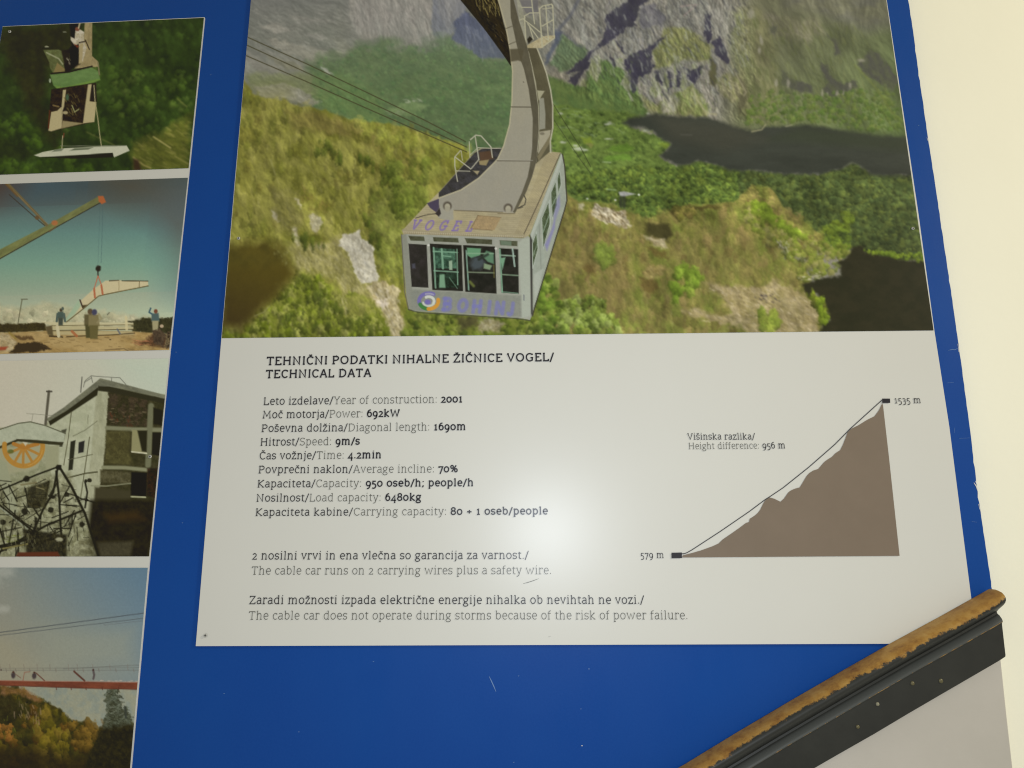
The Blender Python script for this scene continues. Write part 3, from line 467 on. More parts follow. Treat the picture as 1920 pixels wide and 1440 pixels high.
    p.fill(F((960, 560), (1020, 560), (1090, 520), (1110, 580), (1200, 640), (1210, 780), (1240, 870), (1230, 910), (1120, 930), (1080, 880), (1050, 820), (1010, 700), (950, 640)), (200, 193, 166), (182, 174, 146), soft=2.2, warp=(4, 6), t=(0.14, 6, 1.5, 70))
    p.specks(F((1000, 560), (1200, 640), (1220, 900), (1090, 880)), 36, (132, 124, 96), (3, 9), (0.8, 1.6), 110, 89, 0.6); p.specks(F((1000, 560), (1200, 640), (1220, 900), (1090, 880)), 30, (222, 216, 196), (3, 8), (1, 2.4), 70, 90, 0.6)
    p.fill(F((1150, 940), (1260, 900), (1390, 970), (1400, 1010), (1380, 1080), (1430, 1200), (1445, 1250), (1410, 1330), (1320, 1330), (1290, 1190), (1210, 1090), (1180, 1010)), (178, 166, 124), (154, 140, 96), soft=2.5, warp=(5, 6), t=(0.22, 6, 1.5, 70))
    p.fill(F((1210, 1050), (1300, 1040), (1310, 1090), (1260, 1120)), (206, 192, 166), soft=4, warp=(4, 5), a=0.9)
    p.specks(F((1180, 930), (1380, 980), (1430, 1250), (1330, 1300)), 70, (208, 196, 168), (2, 8), (1, 2.4), 65, 91, 0.6); p.specks(F((1180, 930), (1380, 980), (1430, 1250), (1330, 1300)), 50, (108, 96, 56), (2, 8), (0.9, 2), 70, 92, 0.6)
    for q in [((720, 410), (750, 395), (800, 430), (820, 480), (780, 550), (730, 510)), ((600, 285), (640, 300), (665, 370), (640, 350)), ((590, 510), (620, 500), (650, 600), (640, 650), (600, 620)), ((440, 370), (470, 400), (490, 460), (450, 440)), ((780, 630), (815, 640), (800, 660)), ((520, 1150), (580, 1160), (550, 1190))]:
        p.fill(F(*q), (190, 182, 148), (160, 150, 110), soft=3.5, warp=(4, 5), t=(0.18, 5, 1.5, 60), a=0.9)
    p.fill(F((610, 1150 - 560), (800, 560), (840, 600), (700, 640)), (104, 108, 36), soft=8, warp=(6, 8), a=0.7)
    low = F((60, 1260), (220, 1250), (330, 1150), (520, 960), (620, 850), (760, 880), (960, 1000), (1180, 1060), (1290, 1200), (1330, 1345), (40, 1345))
    p.fill(low, (100, 108, 34), (116, 118, 48), soft=14, warp=(8, 12), t=(0.2, 10, 1.5, 75), a=0.9)
    p.clumps(low, 330, (3, 9), [(96, 106, 28), (116, 122, 44), (82, 90, 28), (130, 130, 64), (72, 78, 28)], 93, 0.4, 1.4, a=0.75)
    p.specks(low, 130, (160, 156, 96), (3, 12), (0.7, 1.5), 80, 94, 0.45)
    p.fill(F((880, 900), (960, 1000), (1100, 1000), (1200, 1100), (1120, 1200), (960, 1160), (900, 1000)), (142, 134, 76), (122, 118, 58), soft=12, warp=(8, 10), t=(0.18, 8, 1.6, 70), a=0.6)
    p.specks(F((930, 1000), (990, 1010), (1010, 1160), (960, 1100)), 12, (176, 166, 120), (8, 20), (1, 2), 75, 95, 0.5)
    p.mottle(left, 46, 0.13, 341, 2.0, 60); p.mottle(left, 17, 0.09, 342, 2.0, 66)
    p.relief(left, 30, 0.09, 331, (0.7, -0.6), 1.7, 62, soft=8); p.relief(left, 10, 0.03, 332, (0.7, -0.6), 1.5, 72, soft=6, octv=3)
    # dark conifers standing in the gullies of the slope
    for q, n_ in ((F((1180, 60), (1420, 200), (1440, 420), (1380, 460), (1300, 300)), 34), (F((560, 560), (840, 600), (820, 700), (640, 640)), 12), (F((1120, 400), (1260, 560), (1270, 680), (1180, 620)), 14), (A((640, 1000), (860, 1060), (840, 1200), (660, 1120)), 18), (A((960, 1120), (1240, 1220), (1180, 1267), (1000, 1200)), 20), (F((540, 1120), (860, 960), (960, 1100), (1180, 1160), (1280, 1320), (420, 1330)), 50)):
        p.clumps(q, n_, (2.5, 5.5), [(74, 84, 30), (86, 94, 34), (66, 74, 28)], 334 + n_, 0.4, 2.2, a=0.6)
    # soft shaded hollow
    p.fill(F((60, 640), (250, 620), (400, 600), (520, 660), (560, 760), (620, 850), (540, 920), (480, 1000), (330, 1140), (210, 1260), (60, 1235)), (86, 76, 28), (76, 68, 26), soft=28, warp=(7, 12), t=(0.06, 20, 1, 0))
    p.grade(F((300, 800))[0], (82, 70, 24), F((150, 1200))[0], (58, 46, 24), F((60, 800), (560, 780), (600, 860), (480, 1000), (330, 1140), (210, 1260), (60, 1235)), soft=24, a=0.7)
    p.specks(F((440, 680), (560, 640), (560, 820), (480, 760)), 14, (150, 146, 90), (2, 5), (1, 2), 70, 96, 0.6)
    p.line(F((420, 1095), (380, 1140), (310, 1170)), 1.8, (150, 146, 96), 0.7)
    # below the cabin
    bel = K((140, 1290), (1010, 1340), (1030, 1290), (1050, 1500), (130, 1500))
    p.fill(bel, (96, 108, 36), (116, 120, 50), soft=6, warp=(5, 8), t=(0.2, 8, 1.4, 70), a=0.9)
    p.clumps(bel, 130, (3, 8), [(92, 104, 36), (78, 88, 30), (112, 118, 52), (58, 68, 26)], 97, 0.4, 1.2, a=0.8)
    p.fill(K((640, 1380), (720, 1360), (820, 1390), (780, 1440), (640, 1440)), (172, 160, 132), (130, 118, 86), soft=6, warp=(6, 6), t=(0.25, 5, 1, 0), a=0.8)
    p.fill(K((480, 1350), (620, 1340), (640, 1400), (520, 1440)), (62, 54, 38), soft=8, warp=(5, 6), a=0.7)
    p.soften(1)
    # ropes
    for q, w_, a_ in [(((170, 268), (600, 462), (1000, 652), (1450, 868), (1740, 1020)), 1.8, 0.9), (((165, 325), (600, 525), (1000, 714), (1450, 922), (1750, 1060)), 1.8, 0.9), (((158, 400), (600, 590), (1000, 768), (1450, 965), (1750, 1095)), 1.8, 0.9)]:
        p.line(A(*q), w_, (66, 62, 38), a_)
    p.line(B((85, 940), (330, 1330), (420, 1500)), 1.4, (52, 56, 34), 0.7); p.line(B((90, 1080), (330, 1440), (420, 1560)), 1.4, (56, 60, 38), 0.6)
    paint_gondola(p)
    p.grain(0.035, 900, 2.2)
    return p

def paint_gondola(p):
    T = zoomed(4.5, 840, 0); K = zoomed(3.6, 720, 220)
    # dark larch and carriage at the top
    p.fill(T((-60, -200), (110, 0), (300, 230), (420, 400), (530, 545), (530, 400), (470, 200), (425, 0), (400, -300)), (34, 29, 17), (44, 36, 20), soft=2, t=(0.4, 7, 2.5, 62))
    p.specks(T((200, -60), (420, -30), (430, 120), (360, 110), (250, 60)), 46, (150, 136, 78), (4, 13), (0.8, 2), 72, 121, 0.8)
    p.specks(T((370, 230), (500, 380), (510, 430), (400, 300)), 12, (132, 104, 54), (4, 12), (0.8, 1.6), 60, 122, 0.8)
    p.specks(T((150, 20), (330, 120), (460, 330), (500, 420), (330, 220)), 40, (20, 18, 14), (4, 12), (1, 3), 40, 123, 0.8); p.specks(T((300, 130), (440, 200), (500, 330), (400, 300)), 16, (78, 70, 52), (3, 9), (0.8, 1.6), 50, 124, 0.7)
    p.line(T((110, 0), (300, 230), (430, 400), (530, 550)), 2, (34, 30, 22))
    # cabin roof
    p.fill(K((122, 765), (300, 575), (370, 505), (610, 235), (650, 208), (800, 205), (1100, 230), (1195, 238), (985, 790), (960, 812), (130, 792)), (168, 157, 118), (158, 148, 114), soft=1.5, t=(0.08, 12, 3, 8))
    for k in range(60):                                     # chequer plate
        y = 560 + k * 4.2; x0 = 300 - (y - 575) * 0.93; x1 = 1066 - (y - 560) * 0.42
        if k % 2: p.line(K((x0 + 10, y), (x1 - 6, y + 12)), 1.0, (120, 106, 82), 0.25)
    for k in range(14):
        t = k / 13.0; p.line(K((1100 + 80 * t, 240), (880 + 100 * t, 800)), 0.9, (132, 118, 84), 0.35)
    p.fill(K((370, 508), (480, 385), (610, 240), (660, 212), (800, 205), (770, 300), (640, 412), (520, 492), (370, 548)), (64, 62, 62), (52, 50, 46), soft=2, t=(0.2, 9, 1.5, 20))
    p.fill(K((290, 580), (372, 548), (374, 620), (350, 640), (310, 610)), (72, 64, 78), soft=2)
    p.fill(K((640, 235), (720, 225), (740, 280), (650, 300)), (90, 66, 44), soft=3, a=0.8); p.fill(K((640, 295), (710, 285), (690, 325), (645, 320)), (140, 126, 88), soft=2); p.fill(K((600, 360), (645, 362), (630, 388)), (150, 138, 104), soft=2)
    for q, w_ in [(((478, 270), (478, 330), (496, 432)), 2), (((480, 265), (515, 225)), 1.8), (((480, 268), (585, 348)), 2), (((584, 150), (620, 120), (655, 125), (722, 200)), 2.2), (((615, 125), (640, 285)), 2), (((722, 200), (732, 270)), 2), (((640, 285), (590, 345)), 1.8), (((575, 165), (580, 270)), 1.5), (((520, 225), (530, 290)), 1.5), (((490, 362), (580, 364)), 1.6), (((636, 205), (790, 210)), 1.4), (((635, 205), (580, 255)), 1.4)]:
        p.line(K(*q), w_, (176, 172, 146), 0.95)
    # rear plate of the hanger arm
    p.fill(T((660, 400), (755, 405), (830, 620), (882, 870), (888, 1080), (862, 1180), (860, 1280), (720, 1400), (765, 1200), (765, 900), (700, 520)), (92, 87, 64), (84, 79, 58), soft=1.5, t=(0.06, 14, 2, 80))
    p.fill(T((770, 830), (808, 825), (822, 960), (820, 1085), (770, 1095)), (140, 138, 118), soft=1.5)
    p.fill(T((752, 762), (815, 768), (765, 850)), (158, 154, 124), soft=1.4)
    p.fill(T((772, 1112), (866, 1096), (860, 1150), (760, 1300), (765, 1200)), (156, 150, 124), soft=1.4)
    p.fill(T((866, 1130), (862, 1200), (765, 1360), (755, 1320)), (118, 110, 82), soft=1.4)
    p.ell(*T((795, 1128))[0], 4.5, 2.6, (118, 112, 92))
    p.line(T((752, 408), (800, 530), (832, 620), (866, 760), (884, 890), (884, 1080), (864, 1190), (866, 1285)), 2.6, (170, 166, 138))
    p.line(T((675, 440), (700, 540), (735, 700), (758, 900), (764, 1100), (750, 1280)), 3.2, (160, 156, 128))
    # upper steelwork and access platform
    p.fill(T((545, -300), (600, -300), (610, 0), (640, 130), (662, 390), (630, 290), (600, 180)), (158, 156, 134), (140, 138, 116), soft=1.5, t=(0.1, 8, 2, 75))
    p.fill(T((600, 0), (760, 0), (760, 110), (690, 130), (650, 100)), (92, 90, 96), soft=2, a=0.5)
    p.fill(T((640, 130), (700, 160), (790, 260), (770, 320), (660, 390)), (112, 110, 94), soft=2, a=0.7)
    p.fill(T((668, 330), (690, 305), (715, 330), (680, 372)), (42, 38, 28), soft=1.5)
    p.fill(T((660, 405), (668, 382), (790, 312), (840, 300), (905, 300), (900, 325), (800, 400), (790, 406)), (164, 152, 114), (176, 166, 130), soft=1.4, t=(0.1, 6, 1, 0))
    rail = (178, 174, 142)
    for q, w_ in [(((645, 135), (660, 390)), 2.2), (((645, 135), (690, 110), (770, 108)), 2), (((770, 75), (800, 50), (875, 35), (884, 60)), 2.2), (((772, 75), (795, 395)), 2.4), (((884, 45), (895, 310)), 2), (((825, 50), (848, 340)), 2),
                  (((795, 220), (890, 165)), 2), (((800, 75), (880, 65)), 1.6), (((700, -60), (712, 60), (730, 200)), 2), (((622, 62), (705, 62)), 1.8), (((640, 165), (720, 225), (775, 270)), 2), (((672, 200), (760, 320)), 2), (((690, 230), (720, 330)), 2), (((600, 172), (650, 150)), 1.6), (((795, 395), (900, 320)), 2), (((790, 300), (850, 340)), 1.8)]:
        p.line(T(*q), w_, rail, 0.95)
    # front face of the hanger arm
    face = T((350, -300), (425, 0), (490, 230), (525, 430), (545, 600), (540, 850), (520, 1050), (470, 1230), (420, 1340)) + K((740, 310), (640, 410), (520, 490), (370, 545), (372, 590), (390, 640), (470, 628), (880, 645), (960, 500), (1000, 400), (1030, 290)) + T((750, 1300), (765, 1100), (760, 900), (740, 750), (705, 560), (665, 380), (600, 180), (555, 0), (500, -300))
    p.fill(face, (152, 146, 122), (146, 142, 122), soft=1.4, t=(0.04, 26, 2, 90))
    p.grade(T((600, 700))[0], (152, 147, 124), K((700, 640))[0], (143, 138, 121), [q for q in face], soft=1.4, a=0.6)
    band = T((495, -300), (525, 0), (530, 150), (580, 380), (610, 500), (640, 580), (680, 750), (715, 1000), (710, 1250), (690, 1400)) + K((970, 400), (930, 510), (870, 640), (885, 646), (960, 505), (1000, 400), (1030, 290)) + T((750, 1300), (765, 1100), (760, 900), (740, 750), (705, 560), (665, 380), (600, 180), (555, 0), (520, -300))
    p.fill(band, (92, 87, 68), (84, 79, 62), soft=1.5, t=(0.06, 14, 2, 85))
    p.line(T((425, 0), (490, 230), (525, 430), (545, 600), (540, 850), (520, 1050), (470, 1230), (420, 1340)) + K((740, 310), (640, 410), (520, 490), (370, 545)), 2.4, (176, 168, 134), 0.9)
    p.fill(T((522, 415), (590, 410), (640, 420), (620, 520), (590, 510), (530, 520)), (84, 78, 58), soft=3, a=0.9)
    p.line(T((490, 240), (540, 222)), 1.6, (90, 84, 66), 0.8); p.line(T((515, 375), (570, 352)), 1.6, (90, 84, 66), 0.8)
    p.line(T((535, 902), (715, 904)), 2, (88, 82, 66), 0.85); p.line(T((415, 1356), (715, 1358)), 2, (96, 90, 74), 0.85); p.line(T((418, 1350), (715, 1352)), 1, (170, 166, 148), 0.6)
    p.ell(*T((638, 692))[0], 1.1, 1.1, (60, 56, 46))
    # brackets, roof hatch, handrail
    p.fill(K((385, 590), (430, 570), (465, 575), (470, 690), (440, 700), (370, 680), (355, 640)), (150, 146, 126), soft=2)
    for cx, cy in ((428, 598), (838, 612)):
        q = K((cx, cy))[0]; p.ell(q[0], q[1], 8, 8, (74, 66, 54)); p.ell(q[0], q[1] + 1, 5.4, 5.8, (160, 154, 128)); p.ell(q[0], q[1] + 6, 5, 5, (152, 146, 122))
    p.line(K((212, 680), (300, 655), (350, 650)), 1.4, (60, 54, 44)); p.fill(K((345, 650), (375, 610), (385, 650), (370, 670)), (52, 46, 44), soft=2)
    p.line(K((475, 628), (800, 640)), 1.6, (92, 82, 60), 0.8); p.line(K((770, 650), (880, 650)), 2, (100, 90, 66), 0.7)
    p.line(K((910, 610), (950, 590), (958, 555), (945, 525)), 2, (72, 68, 56)); p.line(K((905, 615), (935, 605)), 2, (72, 68, 56))
    p.fill(K((635, 662), (790, 676), (745, 762), (585, 752)), (158, 136, 96), (148, 128, 92), soft=2, t=(0.1, 6, 1, 0)); p.line(K((635, 662), (585, 752), (730, 762)), 1.5, (112, 94, 66), 0.8); p.line(K((635, 662), (790, 676)), 1.3, (112, 94, 66), 0.6)
    p.line(K((1190, 245), (1050, 560), (945, 788)), 1.6, (72, 64, 52), 0.9)
    # roof lettering
    for ch, x, y in (('V', 175, 757), ('O', 265, 759), ('G', 362, 761), ('E', 455, 764), ('L', 548, 767)):
        for st in glyph(ch)[1]:
            p.line(K(*[(x + q[0] * 0.8 + q[1] * 0.42, y - q[1] * 0.86) for q in st]), 3.4, (122, 104, 150), 0.8)
    # front of the cabin
    front = K((118, 795), (150, 788), (940, 815), (975, 800), (998, 830), (1002, 1330), (985, 1368), (930, 1358), (205, 1308), (168, 1292), (150, 1200))
    p.fill(front, (150, 150, 132), (145, 146, 129), soft=1.5, t=(0.04, 20, 1, 0))
    p.fill(K((118, 795), (150, 788), (160, 850), (205, 1308), (168, 1292), (150, 1200)), (126, 126, 108), soft=2.5, a=0.7)
    p.fill(K((905, 850), (940, 818), (985, 815), (990, 1340), (930, 1355), (925, 1200)), (158, 162, 142), (164, 168, 150), soft=4)
    p.fill(K((985, 800), (1000, 835), (1003, 1330), (992, 1350)), (118, 120, 106), soft=2)
    p.line(K((130, 762), (540, 790), (945, 800)), 5, (150, 140, 108), 0.9, 2); 
    for k in range(58): q = K((135 + k * 14, 773 + k * 0.55))[0]; p.ell(q[0], q[1], 1.2, 1, (186, 176, 146), 0.6, 0.5); p.ell(q[0] + 2, q[1] + 2, 1.1, 1, (120, 108, 84), 0.5, 0.5)
    p.line(K((118, 790), (140, 1180), (165, 1295)), 1.6, (88, 80, 84), 0.8); p.line(K((165, 1298), (240, 1318), (900, 1358), (985, 1372)), 2.2, (66, 66, 50), 0.8)
    for q in [((165, 800), (270, 805), (275, 835), (180, 832)), ((330, 808), (500, 815), (505, 845), (335, 838)), ((545, 815), (730, 825), (730, 858), (560, 850)), ((780, 830), (900, 835), (900, 870), (785, 862))]:
        p.fill(K(*q), (66, 66, 46), (78, 80, 58), soft=1.6, t=(0.1, 6, 1, 0))
    p.fill(K((785, 832), (860, 836), (860, 868), (788, 860)), (110, 128, 104), soft=2, a=0.7)
    wins = [((165, 853), (288, 860), (300, 1150), (187, 1144)), ((313, 856), (520, 866), (530, 1170), (330, 1162)), ((538, 866), (746, 876), (756, 1187), (552, 1174)), ((778, 883), (905, 890), (910, 1192), (792, 1184))]
    for i, q in enumerate(wins):
        p.fill(K(*q), (40, 38, 32), (30, 30, 24) if i else (48, 44, 40), soft=1.4, t=(0.15, 12, 1, 0))
    p.fill(K((188, 990), (210, 985), (212, 1020), (190, 1020)), (82, 82, 92), soft=3, a=0.7)
    cy = (120, 156, 124); dg = (44, 72, 54)
    p.fill(K((330, 880), (480, 890), (490, 1020), (345, 1020)), (72, 104, 80), (40, 62, 46), soft=2, t=(0.25, 7, 1, 0)); p.fill(K((350, 1050), (500, 1050), (505, 1150), (360, 1150)), (40, 60, 44), (26, 34, 24), soft=3, t=(0.25, 7, 1, 0))
    for q, w_ in [(((335, 880), (348, 1150)), 3), (((332, 905), (495, 912)), 2.4), (((390, 890), (398, 1020)), 4), (((338, 1035), (500, 1045)), 2.4), (((492, 890), (498, 1130)), 2), (((400, 935), (450, 940)), 2)]: p.line(K(*q), w_, cy, 0.9)
    p.fill(K((375, 1062), (408, 1058), (415, 1150), (372, 1150)), (112, 146, 112), soft=2.5); p.fill(K((438, 970), (460, 965), (462, 1030), (440, 1030)), (140, 160, 130), soft=2); p.line(K((440, 1080), (495, 1155)), 1.6, cy, 0.6)
    p.fill(K((560, 880), (655, 885), (650, 930), (590, 950), (562, 930)), (96, 138, 100), soft=2); p.fill(K((690, 900), (740, 915), (742, 990), (700, 975), (665, 940)), (98, 136, 102), soft=3, a=0.85)
    p.ell(*K((630, 985))[0], 14, 12, (70, 78, 78), 0.9, 0.3, 0.3); p.fill(K((675, 985), (730, 1000), (715, 1030), (672, 1020)), (120, 138, 104), soft=2.5)
    p.line(K((560, 918), (740, 920)), 2.2, (128, 156, 122), 0.8); p.line(K((555, 900), (572, 1165)), 2.6, (128, 160, 134), 0.85); p.line(K((565, 1045), (750, 1050)), 2.4, (122, 134, 104), 0.85); p.line(K((742, 1000), (744, 1080)), 3, (110, 104, 50), 0.6); p.line(K((580, 1110), (605, 1138)), 5, (104, 112, 52), 0.8, 3); p.line(K((700, 925), (640, 960)), 5, (38, 44, 36), 0.8, 3)
    p.line(K((782, 890), (798, 1180)), 3, cy, 0.9); p.line(K((780, 930), (885, 936)), 2.6, (136, 158, 130), 0.9); p.line(K((868, 890), (882, 1005)), 3.2, (150, 170, 150), 0.9); p.line(K((790, 1060), (905, 1068)), 2.4, (120, 140, 110), 0.85); p.line(K((795, 1178), (905, 1188)), 2, cy, 0.7); p.fill(K((785, 950), (820, 945), (800, 1030)), (110, 146, 112), soft=2)
    for q in wins[1:3]: p.line(K(*(q + (q[0],))), 2.2, (34, 32, 26), 0.9)
    for x, y in ((300, 863), (755, 886)): p.ell(*K((x, y))[0], 2.2, 2.2, (196, 194, 178))
    p.fill(K((170, 1160), (925, 1203), (926, 1350), (205, 1306), (185, 1290)), (130, 131, 114), (124, 126, 111), soft=4, t=(0.05, 10, 1, 0), a=0.9)
    # swirl emblem and town name on the front panel
    c = K((302, 1240))[0]
    def ring(r, a0, a1, w_, col):
        pts = [(c[0] + r * math.cos(math.radians(a)), c[1] - r * 0.82 * math.sin(math.radians(a))) for a in np.linspace(a0, a1, 16)]
        p.line(pts, w_, col, 0.95)
    ring(18, 60, 200, 7, (108, 100, 150)); ring(18, 205, 265, 7, (62, 116, 56)); ring(18, 268, 370, 7, (198, 140, 50)); ring(10, -30, 120, 5, (196, 196, 178)); ring(11, 200, 330, 4, (186, 190, 168)); p.ell(c[0] - 2, c[1] + 2, 6, 5, (110, 102, 152)); ring(17, 60, 110, 3, (150, 146, 160))
    for ch, x, y, w_ in (('B', 392, 1305, 1.0), ('O', 492, 1313, 1.0), ('H', 588, 1320, 1.0), ('I', 690, 1326, 1.0), ('N', 742, 1331, 1.0), ('J', 838, 1337, 0.9)):
        for st in glyph(ch)[1]:
            if len(st) == 2 and st[0][1] == st[1][1] and abs(st[0][0] - st[1][0]) <= 20: continue
            p.line(K(*[(x + q[0] * w_ + q[1] * 0.14, y - 6 - q[1] * 1.05) for q in st]), 7.0, (112, 111, 158), 0.7, 3)
    p.line(K((945, 1200), (945, 1235)), 1.5, (70, 70, 84), 0.8)
    # right side wall of the cabin
    side = K((988, 795), (1195, 245), (1210, 262), (1218, 330), (1232, 560), (1225, 600), (1012, 1290), (1002, 1335))
    p.fill(side, (152, 156, 136), (144, 150, 132), soft=1.5, t=(0.05, 16, 2, 110))
    p.fill(K((985, 795), (1195, 245), (1206, 262), (1190, 330), (1000, 820)), (166, 170, 152), soft=3)
    p.fill(K((985, 790), (1000, 830), (1004, 1330), (994, 1330)), (54, 52, 46), soft=2.5)
    for q in [((1002, 850), (1030, 770), (1040, 885), (1004, 1020)), ((1065, 680), (1110, 570), (1125, 700), (1075, 890)), ((1126, 510), (1160, 425), (1170, 590), (1136, 690)), ((1168, 420), (1186, 355), (1196, 450), (1176, 520))]:
        p.fill(K(*q), (66, 76, 50), (88, 100, 72), soft=1.6, t=(0.2, 6, 1, 0)); p.line(K(*(q + (q[0],))), 1.4, (176, 182, 164), 0.8)
    p.line(K((1072, 780), (1118, 650)), 1.6, (140, 156, 132), 0.8); p.line(K((1130, 610), (1166, 530)), 1.6, (140, 156, 132), 0.8); p.line(K((1004, 940), (1036, 850)), 1.4, (140, 156, 132), 0.7)
    p.line(K((1118, 560), (1122, 760)), 1.8, (170, 176, 160), 0.8); p.line(K((1048, 720), (1060, 1020)), 1.8, (124, 128, 112), 0.7)
    p.fill(K((1085, 860), (1130, 760), (1150, 690), (1155, 740), (1100, 900)), (124, 120, 158), soft=4, a=0.8); p.fill(K((1165, 560), (1185, 520), (1190, 600), (1150, 720), (1145, 660)), (124, 122, 156), soft=4, a=0.65)
    p.fill(K((1010, 1060), (1075, 1020), (1020, 1250)), (164, 168, 150), soft=3, a=0.8)
    p.line(K((1205, 250), (1220, 330), (1235, 560), (1220, 620), (1015, 1290), (1002, 1340)), 2.2, (58, 54, 44), 0.95)

def paint_rescue_picture():
    """men working on a small cabin over dark woodland"""
    p = Print((5, 50), (382.3, 33.3), (353.6, 315.3), (-42, 329), 1.45)
    Z = zoomed(4, 0, 0)
    allq = [(-100, 0), (450, 0), (450, 400), (-100, 400)]
    p.fill(allq, (48, 66, 24), (36, 48, 18), soft=2, t=(0.25, 24, 1.3, 60))
    p.clumps(allq, 700, (3, 9), [(46, 62, 23), (38, 52, 20), (54, 72, 26), (34, 46, 18), (60, 78, 30)], 201, 0.3, 1.1, a=0.6)
    p.clumps(Z((700, 500), (1450, 560), (1430, 1000), (1100, 1000), (760, 800)), 130, (3, 9), [(62, 82, 28), (70, 90, 30), (52, 70, 25), (76, 92, 38)], 202, 0.3, a=0.55)
    p.clumps(Z((-180, 850), (300, 850), (340, 1080), (600, 1200), (700, 1300), (-180, 1300)), 100, (4, 10), [(58, 80, 20), (66, 88, 26), (44, 62, 18)], 203, 0.32, a=0.6)
    p.fill(Z((40, 190), (640, 165), (560, 400), (360, 500), (330, 800), (440, 1000), (420, 1100), (240, 860), (120, 600), (-40, 300)), (34, 28, 14), (42, 38, 18), soft=26, warp=(10, 16), t=(0.25, 12, 1, 0), a=0.75)
    p.fill(Z((-180, 1000), (180, 1060), (260, 1160), (180, 1200), (-180, 1180)), (28, 32, 14), soft=14, warp=(8, 10), a=0.7)
    p.fill(Z((1000, 1060), (1200, 1000), (1420, 860), (1440, 1270), (1000, 1290)), (104, 104, 40), (84, 86, 32), soft=16, warp=(9, 12), t=(0.25, 9, 2.4, 30), a=0.8)
    p.specks(Z((1000, 1000), (1420, 900), (1420, 1260), (1000, 1270)), 60, (150, 142, 76), (5, 18), (0.8, 1.8), 30, 204, 0.6)
    p.line(Z((1150, 1025), (1280, 1110)), 2.2, (170, 160, 96)); p.line(Z((1330, 740), (1400, 800)), 2, (130, 128, 66), 0.7); p.line(Z((650, 990), (860, 1090)), 1.6, (130, 124, 66), 0.6); p.line(Z((1000, 1180), (1080, 1240), (1130, 1260)), 3, (160, 146, 84), 0.7); p.line(Z((1310, 1170), (1410, 1230)), 1.8, (150, 140, 80), 0.7)
    p.fill(Z((1000, 1190), (1040, 1200), (1060, 1280), (1005, 1280)), (50, 30, 24), soft=5, a=0.8)
    p.mottle(allq, 40, 0.16, 207, 1.4, 60); p.soften(1)
    # column and men
    p.fill(Z((636, 160), (692, 160), (690, 420), (735, 460), (735, 500), (560, 515), (560, 490), (610, 470), (628, 300)), (152, 138, 96), (138, 124, 84), soft=1.6, t=(0.12, 8, 2, 80))
    p.fill(Z((520, 180), (600, 170), (600, 480), (480, 560), (470, 420), (540, 340)), (22, 16, 8), soft=4)
    p.fill(Z((565, 230), (600, 220), (632, 240), (628, 300), (650, 360), (620, 460), (598, 460), (590, 330), (560, 340), (530, 300), (530, 275), (560, 290)), (168, 158, 126), (190, 182, 158), soft=2, t=(0.15, 5, 1, 0)); p.ell(*Z((580, 218))[0], 4, 4, (120, 74, 54)); p.fill(Z((595, 330), (625, 320), (615, 470), (590, 480)), (160, 146, 104), soft=2); p.fill(Z((555, 330), (595, 345), (580, 360)), (110, 50, 28), soft=2)
    p.line(Z((640, 300), (670, 370)), 2, (50, 40, 26)); p.line(Z((595, 320), (640, 310)), 2.4, (58, 48, 34)); p.line(Z((600, 165), (590, 210)), 3, (172, 160, 122))
    p.fill(Z((325, 375), (440, 372), (520, 400), (525, 450), (480, 480), (490, 540), (400, 550), (375, 510), (370, 470)), (98, 106, 62), (84, 88, 48), soft=2, t=(0.14, 7, 1, 0)); p.line(Z((350, 395), (440, 440), (470, 480)), 2.6, (158, 160, 124), 0.8); p.fill(Z((430, 470), (490, 520), (480, 545), (400, 545)), (126, 112, 66), soft=2); p.fill(Z((460, 380), (520, 370), (530, 540), (490, 545), (480, 470)), (28, 20, 12), soft=3, a=0.9); p.specks(Z((490, 430), (520, 430), (520, 480), (490, 480)), 8, (150, 145, 120), (2, 4), (1, 2), 60, 205)
    p.ell(*Z((350, 350))[0], 4, 1.2, (150, 150, 120)); p.ell(*Z((485, 240))[0], 4, 1.3, (110, 112, 90), 0.8)
    # green roof of the small car
    p.fill(Z((375, 560), (520, 545), (680, 500), (735, 535), (752, 598), (700, 618), (480, 672), (435, 672), (400, 640)), (90, 118, 62), (100, 127, 70), soft=2, t=(0.07, 12, 2, -12)); p.line(Z((385, 552), (520, 538), (690, 498)), 3, (30, 24, 14)); p.fill(Z((410, 640), (480, 655), (740, 590), (752, 600), (700, 620), (480, 674), (432, 674)), (112, 144, 56), soft=3, a=0.6); p.ell(*Z((375, 605))[0], 2, 4, (150, 160, 130)); p.line(Z((735, 470), (745, 560)), 2.6, (118, 112, 76))
    # cabin body
    p.fill(Z((385, 670), (720, 620), (725, 760), (700, 915), (380, 985), (360, 970), (372, 820)), (28, 18, 10), (46, 34, 18), soft=2, t=(0.4, 6, 1, 0))
    wh = (172, 160, 116)
    p.fill(Z((472, 675), (496, 672), (480, 800), (470, 830), (465, 960), (385, 985), (362, 980), (385, 840), (430, 830), (462, 800)), wh, soft=1.6); p.fill(Z((660, 635), (688, 630), (672, 760), (722, 765), (708, 915), (622, 925), (635, 820)), wh, soft=1.6); p.fill(Z((470, 905), (630, 925), (500, 955), (460, 965)), (140, 128, 88), soft=2); p.fill(Z((690, 640), (715, 640), (718, 750), (675, 760)), (34, 28, 22), soft=1.6)
